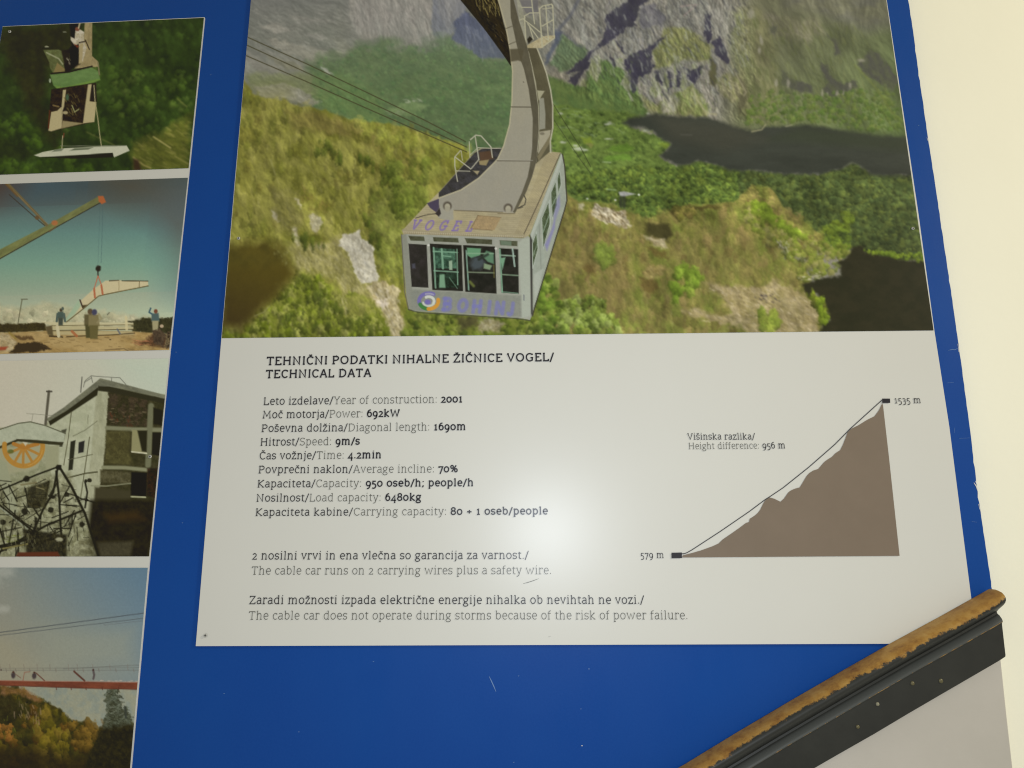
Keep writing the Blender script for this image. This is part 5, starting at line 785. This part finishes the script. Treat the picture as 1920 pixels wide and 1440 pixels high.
# ---------------------------------------------------------------- helpers
_c, _s = math.cos(PITCH), math.sin(PITCH)
def at(px, py, y=0.0):
    """point of the upright plane at depth y that photograph position (px, py) lies on"""
    dx = (px - 960.0) / FPX; dy = -(py - 720.0) / FPX
    d = (dx, _c - dy * _s, _s + dy * _c); t = (y - CAM[1]) / d[1]
    return (CAM[0] + d[0] * t, y, CAM[2] + d[2] * t)
def at_np(X, Y, y):
    dx = (X - 960.0) / FPX; dy = -(Y - 720.0) / FPX
    t = (y - CAM[1]) / (_c - dy * _s)
    return np.stack([CAM[0] + dx * t, np.full_like(dx, y), CAM[2] + (_s + dy * _c) * t], -1)
def lin(c):
    c = np.asarray(c, float)
    return np.where(c <= 0.04045, c / 12.92, ((c + 0.055) / 1.055) ** 2.4)
def tag(o, label=None, cat=None, group=None, kind=None):
    for k, v in (('label', label), ('category', cat), ('group', group), ('kind', kind)):
        if v: o[k] = v
    return o
def empty(name, loc):
    o = bpy.data.objects.new(name, None); COL.objects.link(o); o.location = loc; o.empty_display_size = 0.05; return o
def mesh(name, verts, faces, mat, parent=None, smooth=False):
    me = bpy.data.meshes.new(name); off = np.array(parent.location if parent is not None else (0, 0, 0), float)
    if parent is not None and parent.parent is not None: off = off + np.array(parent.parent.location, float)
    me.from_pydata([tuple(np.array(v, float) - off) for v in verts], [], faces); me.update()
    if mat: me.materials.append(mat)
    o = bpy.data.objects.new(name, me); COL.objects.link(o)
    if parent is not None: o.parent = parent
    if smooth:
        for p in me.polygons: p.use_smooth = True
    return o
def slab(name, outline, y0, y1, mat, parent=None, bev=0.0):
    """a flat sheet with the outline given in photograph positions, front face at depth y0, back at y1"""
    F = [at(x, y, y0) for x, y in outline]; n = len(F)
    Bk = [(f[0], y1, f[2]) for f in F]
    faces = [tuple(range(n)), tuple(range(2 * n - 1, n - 1, -1))] + [((i + 1) % n, i, n + i, n + (i + 1) % n) for i in range(n)]
    o = mesh(name, F + Bk, faces, mat, parent)
    import bmesh
    bm = bmesh.new(); bm.from_mesh(o.data); bmesh.ops.recalc_face_normals(bm, faces=bm.faces); bm.to_mesh(o.data); bm.free()
    if bev:
        m = o.modifiers.new('edge', 'BEVEL'); m.width = bev; m.segments = 2; m.limit_method = 'ANGLE'
    return o

class Mat:
    def __init__(s, name, rough=0.5, spec=0.5, base=None):
        s.m = bpy.data.materials.new(name); s.m.use_nodes = True; s.t = s.m.node_tree; s.b = s.t.nodes['Principled BSDF']
        s.b.inputs['Roughness'].default_value = rough; s.b.inputs['Specular IOR Level'].default_value = spec
        if base is not None: s.b.inputs['Base Color'].default_value = (*base, 1)
    def n(s, typ, **kw):
        nd = s.t.nodes.new(typ)
        for k, v in kw.items():
            if k in nd.inputs: nd.inputs[k].default_value = v
            else: setattr(nd, k, v)
        return nd
    def l(s, a, b): s.t.links.new(a, b)
    def noise(s, scale, detail=5, rough=0.6, stretch=None):
        tc = s.n('ShaderNodeTexCoord'); mp = s.n('ShaderNodeMapping')
        if stretch: mp.inputs['Scale'].default_value = stretch
        nz = s.n('ShaderNodeTexNoise', Scale=scale, Detail=detail, Roughness=rough)
        s.l(tc.outputs['Object'], mp.inputs['Vector']); s.l(mp.outputs['Vector'], nz.inputs['Vector']); return nz.outputs['Fac']
    def ramp(s, fac, stops):
        r = s.n('ShaderNodeValToRGB'); e = r.color_ramp.elements
        while len(e) < len(stops): e.new(0.5)
        for i, (p, c) in enumerate(stops): e[i].position = p; e[i].color = (*c, 1)
        s.l(fac, r.inputs['Fac']); return r.outputs['Color']
    def mix(s, fac, a, b):
        m = s.n('ShaderNodeMix', data_type='RGBA')
        for i, v in ((0, fac), (6, a), (7, b)):
            if isinstance(v, (int, float)): m.inputs[i].default_value = v
            elif isinstance(v, tuple): m.inputs[i].default_value = (*v, 1)
            else: s.l(v, m.inputs[i])
        return m.outputs[2]
    def color(s, sock): s.l(sock, s.b.inputs['Base Color'])
    def bump(s, fac, strength, dist):
        b = s.n('ShaderNodeBump', Strength=strength, Distance=dist); s.l(fac, b.inputs['Height']); s.l(b.outputs['Normal'], s.b.inputs['Normal'])
def noisy(name, a, b, scale, rough=0.5, spec=0.5, bump=None, stretch=None):
    m = Mat(name, rough, spec); f = m.noise(scale, 6, 0.65, stretch)
    m.color(m.ramp(f, [(0.3, a), (0.7, b)]))
    if bump: m.bump(m.noise(bump[0], 6, 0.7), bump[1], bump[2])
    return m

GLOSS = 0.33
PAPER = (0.60, 0.595, 0.553)
M_paper = noisy('white_laminate', tuple(v * 0.985 for v in PAPER), tuple(v * 1.015 for v in PAPER), 3.0, GLOSS, 0.33, (900, 0.02, 0.0004))
M_edge = Mat('sheet_core', 0.6, 0.3, (0.66, 0.66, 0.58)).m
M_print = Mat('printed_picture', GLOSS, 0.22)
_vc = M_print.n('ShaderNodeVertexColor', layer_name='ink'); M_print.color(_vc.outputs['Color'])
M_wall = noisy('cream_wall_paint', (0.83, 0.812, 0.675), (0.86, 0.842, 0.705), 2.2, 0.7, 0.2, (60, 0.12, 0.002)).m
_m = Mat('blue_board_paint', 0.45, 0.12)
_f = _m.noise(5, 5, 0.6); _g = _m.noise(420, 3, 0.7); _sm = _m.noise(9, 4, 0.7, (1, 1, 0.35)); _rr = _m.n('ShaderNodeMapRange'); _m.l(_sm, _rr.inputs[0]); _rr.inputs[1].default_value = 0.35; _rr.inputs[2].default_value = 0.7; _rr.inputs[3].default_value = 0.36; _rr.inputs[4].default_value = 0.56; _m.l(_rr.outputs[0], _m.b.inputs['Roughness'])
_m.color(_m.mix(_g, _m.ramp(_f, [(0.3, (0.002, 0.043, 0.235)), (0.7, (0.0035, 0.055, 0.262))]), (0.007, 0.060, 0.285))); _m.bump(_m.noise(320, 4, 0.7), 0.12, 0.0006)
M_blue = _m.m
M_paper = M_paper.m
M_black = noisy('black_ink', (0.014, 0.013, 0.018), (0.02, 0.019, 0.024), 60, GLOSS, 0.33).m
M_grey = noisy('grey_ink', (0.075, 0.075, 0.062), (0.09, 0.09, 0.075), 60, GLOSS, 0.33).m
M_dark = noisy('dark_grey_ink', (0.026, 0.025, 0.027), (0.034, 0.033, 0.035), 60, GLOSS, 0.33).m
M_mid = noisy('soft_grey_ink', (0.05, 0.049, 0.05), (0.06, 0.059, 0.06), 60, GLOSS, 0.33).m
M_brown = noisy('brown_ink', (0.178, 0.138, 0.102), (0.196, 0.152, 0.113), 12, GLOSS, 0.33).m
M_screw = noisy('steel_screw', (0.30, 0.30, 0.28), (0.5, 0.5, 0.46), 400, 0.35, 0.5).m; 
M_hole = Mat('screw_slot', 0.6, 0.2, (0.02, 0.02, 0.018)).m
M_panel = noisy('grey_white_panel_paint', (0.445, 0.42, 0.375), (0.49, 0.46, 0.415), 7, 0.6, 0.25, (180, 0.1, 0.001)).m
M_scratch_light = Mat('scratch_light', 0.5, 0.3, (0.12, 0.22, 0.42)).m
M_scratch_dark = Mat('scratch_dark', 0.5, 0.3, (0.20, 0.20, 0.19)).m
M_chip = Mat('chipped_edge', 0.7, 0.2, (0.6, 0.6, 0.56)).m

# ---------------------------------------------------------------- wall and board
v = [(-3.5, 0.014, -1.0), (3.5, 0.014, -1.0), (3.5, 0.014, 4.2), (-3.5, 0.014, 4.2)]
wall = mesh('wall', v + [(a, 0.2, c) for a, b, c in v], [(0, 1, 2, 3), (7, 6, 5, 4), (1, 0, 4, 5), (2, 1, 5, 6), (3, 2, 6, 7), (0, 3, 7, 4)], M_wall)
tag(wall, 'plain cream painted wall beside and behind the blue board', 'wall')

R = random.Random(4)
edge = [(1655, -330), (1703, 0), (1713.3, 66.7), (1722, 133), (1738.9, 250), (1761.5, 400), (1787, 572), (1804, 694), (1818, 800), (1834.4, 933), (1859.5, 1100), (1870, 1165)]
rag = []
for (a, b) in zip(edge[:-1], edge[1:]):
    n = max(2, int((b[1] - a[1]) / 9))
    for i in range(n):
        t = i / n; rag.append((a[0] + (b[0] - a[0]) * t + R.uniform(-0.35, 0.35) + (R.uniform(-0.9, 0) if R.random() < 0.1 else 0), a[1] + (b[1] - a[1]) * t))
rag.append(edge[-1])
board = empty('display_board', at(900, 720, 0.0))
tag(board, 'large blue painted display board that carries the photo strip and the data poster', 'board')
slab('panel', [(-520, -330)] + rag + [(1180, 1572), (700, 1832), (640, 2150), (-1150, 2150)], 0.0, 0.0135, M_blue, board)
def stroke_mesh(name, lines, width, y, mat, parent):
    """thin flat marks along photograph-space lines"""
    V, F = [], []
    for ln in lines:
        P = [np.array(at(x, yy, y)) for x, yy in ln]; n = len(P); b = len(V)
        for i, p in enumerate(P):
            d = P[min(i + 1, n - 1)] - P[max(i - 1, 0)]; d = d / (np.linalg.norm(d) + 1e-9); nrm = np.array([-d[2], 0, d[0]])
            k = width * (0.35 if i in (0, n - 1) else 1.0) / 2
            V += [p + nrm * k, p - nrm * k]
        F += [(b + 2 * i, b + 2 * i + 1, b + 2 * i + 3, b + 2 * i + 2) for i in range(n - 1)]
    return mesh(name, V, F, mat, parent)
for q in ([(917, 1268), (921, 1276), (926, 1287), (930, 1297)], [(1778, 657), (1786, 655), (1790, 656), (1796, 653)], [(1700, 191), (1703, 192)], [(1790, 802), (1789, 812)], [(1776, 718), (1788, 717)], [(1798, 822), (1818, 821)], [(1822, 978), (1832, 979)]):
    stroke_mesh('scratch', [q], 0.0011 if q[0][0] < 1000 else 0.0007, -0.0003, M_scratch_light, board)
for x, y in ((1104, 1254), (972, 1267), (1089, 1329), (1091, 1398), (963, 1429), (342, 980), (330, 660), (395, 140), (1722, 235), (700, 1240), (560, 1372), (420, 1300)):
    stroke_mesh('speck', [[(x - 1.2, y), (x + 0.4, y + 0.5), (x + 1.6, y - 0.2)]], 0.0011 if x in (1091, 1104) else 0.0007, -0.0003, M_chip if x == 1091 else M_scratch_light, board)
for q in ([(1826, 905), (1831, 912), (1833, 920)], [(1829, 902), (1832, 910)], [(1835, 945), (1837, 955)], [(1738, 258), (1740, 264)], [(1796, 645), (1798, 660)]):
    stroke_mesh('chip', [q], 0.0016, -0.0003, M_chip, board)

# ---------------------------------------------------------------- printed sheets
E_CENTRE = np.array([0.88, 0.86, 0.75]); E_LEFT = np.array([0.76, 0.75, 0.66])      # how brightly each sheet is lit on average
def picture(name, p, y, parent, label, lit):
    V = at_np(p.X.astype(np.float64), p.Y.astype(np.float64), y).reshape(-1, 3); off = np.array(parent.location, float)
    V = (V - off).astype(np.float32); ny, nx = p.ny, p.nx
    i = np.arange(ny * nx).reshape(ny, nx)
    Q = np.stack([i[:-1, :-1], i[1:, :-1], i[1:, 1:], i[:-1, 1:]], -1).reshape(-1, 4).astype(np.int32)
    me = bpy.data.meshes.new(name); me.vertices.add(len(V)); me.vertices.foreach_set('co', V.ravel())
    me.loops.add(Q.size); me.loops.foreach_set('vertex_index', Q.ravel()); me.polygons.add(len(Q))
    me.polygons.foreach_set('loop_start', np.arange(0, Q.size, 4, dtype=np.int32)); me.polygons.foreach_set('loop_total', np.full(len(Q), 4, np.int32))
    me.update(calc_edges=True)
    ca = me.color_attributes.new('ink', 'FLOAT_COLOR', 'POINT')
    c = np.clip((lin(np.clip(p.C, 0, 1)) - 0.005) / lit, 0.003, 0.85)
    ca.data.foreach_set('color', np.concatenate([c, np.ones(c.shape[:2] + (1,))], -1).astype(np.float32).ravel())
    me.materials.append(M_print.m)
    o = bpy.data.objects.new(name, me); COL.objects.link(o); o.parent = parent; o['label'] = label
    return o
def screw(px, py, y, parent, r=0.0022, dark=False):
    c = np.array(at(px, py, y)); V = []; n = 14
    for rr, yy in ((r, 0.0), (r, -0.0006), (r * 0.8, -0.0011)):
        V += [c + np.array([rr * math.cos(2 * math.pi * k / n), yy, rr * math.sin(2 * math.pi * k / n)]) for k in range(n)]
    F = [tuple(range(2 * n, 3 * n))] + [(j * n + k, j * n + (k + 1) % n, (j + 1) * n + (k + 1) % n, (j + 1) * n + k) for j in (0, 1) for k in range(n)]
    s = mesh('screw', V, F, M_screw, parent)
    a = r * 0.62; b = r * 0.17; yy = y - 0.00115; x0, z0 = c[0], c[2]; q = []
    X = [(-a, -b), (-b, -b), (-b, -a), (b, -a), (b, -b), (a, -b), (a, b), (b, b), (b, a), (-b, a), (-b, b), (-a, b)]
    m = mesh('cross_slot', [(x0 + u, yy, z0 + w_) for u, w_ in X], [tuple(range(12))], M_hole, s)
    return s

strip = empty('photo_strip', at(150, 1490, -0.0025))
tag(strip, 'tall white strip of four old colour photographs on the left of the blue board', 'poster')
slab('sheet', [(5, 49.4), (383.5, 32.3), (354.8, 315.5), (318.7, 657), (280.6, 1044), (241.0, 1490), (-238, 1490), (-166, 1044), (-101, 672), (-43, 330)], -0.0025, 0.0, M_paper, strip)
YP = -0.0029
picture('printed_photo', paint_rescue_picture(), YP, strip, 'photo of men on a hanging gondola above dark green woodland', E_LEFT)
picture('printed_photo', paint_crane_picture(), YP, strip, 'photo of a crane lifting a white beam over a snowy building site', E_LEFT)
picture('printed_photo', paint_station_picture(), YP, strip, 'photo of a grey station building with a large orange cable wheel', E_LEFT)
picture('printed_photo', paint_bridge_picture(), YP, strip, 'photo of a red girder against the sky above autumn trees', E_LEFT)
screw(18.5, 59.5, YP - 0.0002, strip); screw(281.5, 856, YP - 0.0002, strip)

poster = empty('data_poster', at(1100, 1210, -0.0025))
tag(poster, 'big white poster with a cable car picture above technical data and a mountain profile', 'poster')
slab('sheet', [(481.5, -131), (1643.2, -131), (1662.6, 0), (1722, 400), (1752, 620), (1780, 800), (1822, 1128), (1832, 1206.5), (367, 1211.5), (415, 635), (441, 330), (470.6, 0)], -0.0025, 0.0, M_paper, poster)
picture('printed_photo', paint_gondola_picture(), YP, poster, 'photo of a grey cable car cabin on its hanger arm above a green valley and lake', E_CENTRE)
screw(447.5, 447, YP - 0.0002, poster); screw(1711.5, 428.5, YP - 0.0002, poster); screw(385.5, 1191.5, YP - 0.0002, poster)

# ---------------------------------------------------------------- lettering
def pen(lines, w):
    """meshes strokes of half-open pen lines; every stroke sits a hair in front of the one before, so none coincide"""
    V, F = [], []; k = 0
    for ln in lines:
        P = [np.array(q, float) for q in ln]; n = len(P); closed = n > 4 and np.allclose(P[0], P[-1])
        b = len(V); yo = -0.000015 * (k % 9); k += 1
        for i in range(n):
            if closed: a = P[i] - P[i - 1 if i else n - 2]; c = P[i + 1 if i < n - 1 else 1] - P[i]
            else: a = P[i] - P[i - 1] if i else P[1] - P[0]; c = P[i + 1] - P[i] if i < n - 1 else a
            a = a / (np.linalg.norm(a) + 1e-12); c = c / (np.linalg.norm(c) + 1e-12); t = a + c; L = np.linalg.norm(t)
            if L < 0.35: t = a; ml = 1.0
            else: t = t / L; ml = min(1.9, 1.0 / max(0.4, float(np.dot(t, a))))
            nr = np.array([-t[1], t[0]]) * w / 2 * ml
            V += [(P[i] + nr, yo), (P[i] - nr, yo)]
        F += [(b + 2 * i, b + 2 * i + 1, b + 2 * i + 3, b + 2 * i + 2) for i in range(n - 1)]
    return V, F
def text_line(runs, A, B, cap_px, parent, y=-0.0031, name='text_line'):
    """runs = [(words, pen width, ink)]; A, B = the baseline's ends in the photograph; cap_px = capital height there"""
    P0 = np.array(at(A[0], A[1], y)); P1 = np.array(at(B[0], B[1], y)); U = P1 - P0; Ln = np.linalg.norm(U); U = U / Ln; W = np.array([-U[2], 0, U[0]])
    mx, my = (A[0] + B[0]) / 2, (A[1] + B[1]) / 2
    cap = np.linalg.norm(np.array(at(mx, my - cap_px, y)) - np.array(at(mx, my, y))); sc = cap / 76.5
    total = sum(glyph(ch)[0] * (1 + 0.004 * wd) for words, wd, _ in runs for ch in words) - 6
    sx = Ln / (total * sc)
    V, F, mats, mi = [], [], [], []; x = -2.0
    for words, wd, ink in runs:
        if ink not in mats: mats.append(ink)
        lines = []
        for ch in words:
            adv, st = glyph(ch); adv *= (1 + 0.004 * wd)
            def hy(v):
                v = v * 60 / 54 if v > 0 and v <= 54 else (60 + (v - 54) * 0.92 if v > 54 else v)
                return v * (76.5 - wd) / 76.5 + wd / 2 if v >= 0 else v + wd / 2
            for s_ in st: lines.append([((x + adv * 0.03 + q[0] * 0.95) * sx, hy(q[1])) for q in s_])
            x += adv
        v_, f_ = pen(lines, wd); b = len(V)
        V += [tuple(P0 + U * (q[0] * sc) + W * (q[1] * sc) + np.array([0, yo, 0])) for q, yo in v_]
        F += [tuple(b + i for i in f) for f in f_]; mi += [mats.index(ink)] * len(f_)
    o = mesh(name, V, F, None, parent)
    for m in mats: o.data.materials.append(m)
    o.data.polygons.foreach_set('material_index', mi)
    # every face looks out of the board
    import bmesh
    bm = bmesh.new(); bm.from_mesh(o.data)
    for f in bm.faces:
        f.normal_update()
        if f.normal.y > 0: f.normal_flip()
    bm.to_mesh(o.data); bm.free()
    return o
K9, K6, K3 = 12.6, 8.6, 6.0
def spec(a, b, c): return [(a, K6, M_dark), (b, K3, M_grey), (c, K9, M_black)]
text_line([('TEHNIČNI PODATKI NIHALNE ŽIČNICE VOGEL/', 12.0, M_black)], (499.5, 685.2), (1038.5, 677.4), 16.4, poster, name='heading')
text_line([('TECHNICAL DATA', 12.0, M_black)], (498, 709.6), (695.8, 707), 16.2, poster, name='heading')
for r_, a_, b_ in [
    (('Leto izdelave/', 'Year of construction: ', '2001'), (493.5, 759.7), (867.3, 755)),
    (('Moč motorja/', 'Power: ', '692kW'), (491.5, 784.8), (750, 781.8)),
    (('Poševna dolžina/', 'Diagonal length: ', '1690m'), (489.7, 810.4), (873.8, 806.8)),
    (('Hitrost/', 'Speed: ', '9m/s'), (487.5, 836.2), (674.3, 834.2)),
    (('Čas vožnje/', 'Time: ', '4.2min'), (485.8, 861.8), (715, 859.8)),
    (('Povprečni naklon/', 'Average incline: ', '70%'), (484, 887.8), (858.8, 885.9)),
    (('Kapaciteta/', 'Capacity: ', '950 oseb/h; people/h'), (482, 914.4), (888, 912)),
    (('Nosilnost/', 'Load capacity: ', '6480kg'), (480, 941), (789.6, 939.3)),
    (('Kapaciteta kabine/', 'Carrying capacity: ', '80 + 1 oseb/people'), (478.3, 967.8), (1027.3, 965))]:
    text_line(spec(*r_), a_, b_, 14.6, poster)
text_line([('2 nosilni vrvi in ena vlečna so garancija za varnost./', K6, M_dark)], (472.2, 1049.5), (991, 1048.4), 15.2, poster)
text_line([('The cable car runs on 2 carrying wires plus a safety wire.', K3, M_grey)], (470.8, 1077.6), (1034, 1076.7), 15.4, poster)
text_line([('Zaradi možnosti izpada električne energije nihalka ob nevihtah ne vozi./', K6, M_dark)], (466.7, 1133), (1207.7, 1132.6), 15.8, poster)
text_line([('The cable car does not operate during storms because of the risk of power failure.', K3, M_grey)], (465.6, 1162), (1289.8, 1161.4), 15.8, poster)

# ---------------------------------------------------------------- mountain profile
def flat(name, P, y, mat, parent):
    o = mesh(name, [at(a, b, y) for a, b in P], [tuple(range(len(P)))], mat, parent)
    import bmesh
    bm = bmesh.new(); bm.from_mesh(o.data); bmesh.ops.triangulate(bm, faces=bm.faces)
    for f in bm.faces:
        f.normal_update()
        if f.normal.y > 0: f.normal_flip()
    bm.to_mesh(o.data); bm.free(); return o
prof = flat('mountain_profile', [(1279, 1045.3), (1280, 1041.2), (1296, 1037.2), (1313.6, 1032.2), (1335.5, 1024.4), (1347.6, 1018.8), (1355, 1011.5), (1374.4, 998.2), (1386.5, 989.7), (1398.7, 980.4), (1404.7, 978.7), (1405.5, 972.7), (1411, 969.5), (1416.9, 965.4), (1421.5, 961), (1425.4, 955.7), (1432.7, 941), (1437, 935.5), (1442.5, 932.6), (1451.6, 935), (1463.3, 940.7), (1469.8, 935), (1474, 929), (1478.3, 922.9), (1483.5, 919.2), (1490.5, 916.2), (1499.7, 913.7), (1504, 906.5), (1508.7, 898.6), (1512.5, 892.5), (1517.2, 887.2), (1524.5, 882.3), (1534.2, 879.2), (1540, 872.5), (1546.4, 865.3), (1553, 860.7), (1559.7, 856.6), (1567, 849.3), (1575.5, 843.9), (1580.4, 834.2), (1585.2, 822.1), (1588.9, 811.1), (1596.2, 803.8), (1609.6, 797.3), (1626.6, 786.8), (1639.9, 780.3), (1648.4, 768.6), (1654.3, 756), (1655.7, 760), (1666.7, 856), (1676.8, 950), (1686.8, 1042.2)], -0.0031, M_brown, poster)
def pen_line(name, P, width, y, mat, parent):
    Q = [at(a, b, y) for a, b in P]; v_, f_ = pen([[(q[0], q[2]) for q in Q]], width)
    o = mesh(name, [(q[0], y, q[1]) for q, yo in v_], [tuple(reversed(f)) for f in f_], mat, parent); return o
pen_line('cable_line', [(1277, 1038.4), (1283, 1038), (1287.5, 1036.6), (1296.6, 1031.6), (1350, 996.8), (1404.7, 959.3), (1435, 936.6), (1443, 931.6), (1468.6, 914.4), (1517.2, 875.5), (1565.8, 833), (1595, 803.4), (1654, 750)], 0.00115, -0.00335, M_mid, poster)
flat('station_mark', [(1259, 1036.3), (1278.6, 1035.9), (1278.7, 1046.5), (1259.1, 1046.9)], -0.0034, M_black, poster)
flat('station_mark', [(1654, 747.3), (1668.8, 747.3), (1669.2, 755.5), (1654.4, 755.7)], -0.0034, M_black, poster)
text_line([('579 m', K6, M_dark)], (1201.2, 1046.8), (1245.3, 1046.6), 12.4, poster, name='height_label')
text_line([('1535 m', K6, M_mid)], (1677.5, 756.4), (1727.5, 756), 12.0, poster, name='height_label')
text_line([('Višinska razlika/', K6, M_mid)], (1289.2, 824.6), (1415.8, 824.4), 12.2, poster)
text_line([('Height difference: ', K3, M_grey), ('956 m', K6 + 0.8, M_mid)], (1291.2, 842.4), (1473, 841), 12.2, poster)
stroke_mesh('scratch', [[(980.5, 1094.3), (990, 1092), (1000, 1088.7), (1010.5, 1084.8)]], 0.0008, -0.0031, M_scratch_dark, poster)
stroke_mesh('speck', [[(1028, 1194), (1033, 1193.4)]], 0.0006, -0.0031, M_scratch_dark, poster)

# ---------------------------------------------------------------- painted panel and wooden rail in the lower right corner
sp = slab('side_panel', [(730, 1830), (1190, 1580), (1270, 1540), (1530, 1400), (1872, 1198), (1877.5, 1243), (1888, 1343), (1899, 1440), (1925, 1700), (1972, 2150), (670, 2150)], -0.004, 0.0125, M_panel, None, 0.0012)
tag(sp, 'pale grey painted panel below the dark wooden rail at lower right', 'panel')

_m = Mat('dark_rail_paint', 0.5, 0.3); _n1 = _m.noise(14, 6, 0.65); _n2 = _m.noise(95, 7, 0.8); _wear = _m.n('ShaderNodeAttribute', attribute_name='wear')
_wood = _m.ramp(_m.noise(45, 6, 0.7), [(0.25, (0.13, 0.045, 0.010)), (0.5, (0.33, 0.175, 0.035)), (0.75, (0.42, 0.26, 0.075))])
_dark = _m.ramp(_n1, [(0.3, (0.019, 0.020, 0.018)), (0.7, (0.030, 0.031, 0.027))])
_add = _m.n('ShaderNodeMath', operation='ADD'); _m.l(_wear.outputs['Fac'], _add.inputs[0]); _mul = _m.n('ShaderNodeMath', operation='MULTIPLY_ADD'); _m.l(_n2, _mul.inputs[0]); _mul.inputs[1].default_value = 0.9; _mul.inputs[2].default_value = -0.45; _m.l(_mul.outputs[0], _add.inputs[1])
_k = _m.ramp(_add.outputs[0], [(0.47, (0, 0, 0)), (0.55, (1, 1, 1))])
_lit = _m.n('ShaderNodeAttribute', attribute_name='lit_tone'); _dk = _m.mix(_lit.outputs['Fac'], _dark, (0.062, 0.066, 0.062)); _m.color(_m.mix(_k, _dk, _wood)); _m.bump(_n2, 0.15, 0.001)  # paler grey paints the light on the upward ridge face into the colour
M_rail = _m.m
rail = empty('wooden_rail', at(1600, 1300, -0.01))
tag(rail, 'dark painted wooden rail with a worn golden rounded edge slanting across the lower right corner', 'rail')
# profile across the rail: (fraction of its width from top edge to lower edge, height above the back plane in m, wear 0..1)
prof = [(0.0, 0.0, 0.9), (0.0, 0.012, 0.95), (0.012, 0.018, 0.90), (0.035, 0.0245, 0.76), (0.07, 0.0285, 0.54), (0.105, 0.0305, 0.41), (0.14, 0.0305, 0.30), (0.18, 0.0285, 0.22), (0.22, 0.0245, 0.18), (0.26, 0.019, 0.10), (0.30, 0.0135, 0.02), (0.335, 0.0100, 0.0), (0.365, 0.0110, 0.0), (0.385, 0.0145, 0.03), (0.43, 0.0185, 0.08), (0.455, 0.0195, 0.26), (0.468, 0.0196, 0.51), (0.48, 0.0192, 0.30), (0.49, 0.0178, 0.10), (0.52, 0.0175, 0.03), (0.965, 0.0175, 0.03), (0.988, 0.0168, 0.15), (1.0, 0.0150, 0.25), (1.0, 0.0, 0.05)]
def build_rail():
    yb = -0.0045
    ends = []                                    # photograph positions of the top and lower edge along the rail
    top = [(620, 1799), (1040, 1573), (1286, 1440.5), (1385, 1380), (1488, 1319), (1590, 1260), (1682, 1207.5), (1775, 1157), (1867, 1105.5)]
    low = [(836, 1815), (1262, 1585), (1528, 1441), (1582, 1410), (1640, 1377), (1702, 1340), (1762, 1305), (1824, 1269), (1886, 1233)]
    V, F, W, LIT = [], [], [], []; n = len(prof); rows = []
    for i in range(len(top) - 1):
        k = 14 if i < len(top) - 2 else 14
        for j in range(k + (1 if i == len(top) - 2 else 0)):
            t = j / k; rows.append((tuple(np.array(top[i]) * (1 - t) + np.array(top[i + 1]) * t), tuple(np.array(low[i]) * (1 - t) + np.array(low[i + 1]) * t)))
    rr = np.random.RandomState(3); m = len(rows)
    wob = np.interp(np.arange(m), np.arange(0, m + 7, 7), rr.uniform(-1, 1, len(np.arange(0, m + 7, 7))))
    for q, (a, b) in enumerate(rows):
        A = np.array(at(a[0], a[1], yb - 0.012)); B = np.array(at(b[0], b[1], yb - 0.0165)); rnd = max(0.0, (q - (m - 5)) / 4.0)
        for u, h, wv in prof:
            hh = h * (1 - 0.06 * rnd ** 2) if h else 0
            p = A * (1 - u) + B * u; V.append((p[0], yb - hh, p[2])); LIT.append(1.0 if 0.38 < u < 0.47 else (0.35 if 0.17 < u < 0.27 else 0.0)); W.append(min(1.0, max(0.0, wv + (0.11 * wob[q] if 0.02 < u < 0.3 else 0) + (0.17 if 0.03 < u < 0.27 else 0) * (max(0.0, q / m - 0.55) / 0.45 - 0.9 * max(0.0, 0.6 - q / m) / 0.6) + 0.1 * rnd * (0.4 < u < 0.99))))  # ridge face takes the full painted-in light tone, a bead band a weaker one
    for q in range(m - 1):
        for i in range(n - 1): F.append((q * n + i, q * n + i + 1, (q + 1) * n + i + 1, (q + 1) * n + i))
    F.append(tuple((m - 1) * n + i for i in range(n))); F.append(tuple(n - 1 - i for i in range(n)))
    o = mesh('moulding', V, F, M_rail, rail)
    import bmesh
    bm = bmesh.new(); bm.from_mesh(o.data); bmesh.ops.recalc_face_normals(bm, faces=bm.faces); bm.to_mesh(o.data); bm.free()
    a = o.data.attributes.new('lit_tone', 'FLOAT', 'POINT'); a.data.foreach_set('value', np.array(LIT, np.float32))
    a = o.data.attributes.new('wear', 'FLOAT', 'POINT'); a.data.foreach_set('value', np.array(W, np.float32))
    for f in o.data.polygons: f.use_smooth = len(f.vertices) == 4
    md = o.modifiers.new('hard_edges', 'EDGE_SPLIT'); md.split_angle = math.radians(40)
    return yb
yb = build_rail()
M_nail = noisy('brass_nail', (0.075, 0.066, 0.028), (0.13, 0.11, 0.048), 500, 0.4, 0.5).m
M_pale = noisy('bright_nail', (0.18, 0.17, 0.11), (0.30, 0.28, 0.2), 500, 0.4, 0.5).m
for x, y, r, m in ((1711, 1281.4, 0.0024, M_nail), (1764.2, 1276.8, 0.0026, M_nail), (1645.5, 1320.3, 0.0022, M_pale), (1608.4, 1362.8, 0.0022, M_nail)):
    c = np.array(at(x, y, yb - 0.0176)); n = 12; V = []
    for rr_, hh in ((1, 0), (0.85, 0.0007), (0.45, 0.0011)):
        V += [c + np.array([r * rr_ * math.cos(2 * math.pi * k / n), -hh, r * rr_ * math.sin(2 * math.pi * k / n)]) for k in range(n)]
    F = [tuple(range(2 * n, 3 * n))] + [(j * n + k, j * n + (k + 1) % n, (j + 1) * n + (k + 1) % n, (j + 1) * n + k) for j in (0, 1) for k in range(n)]
    mesh('nail', V, F, m, rail, True)
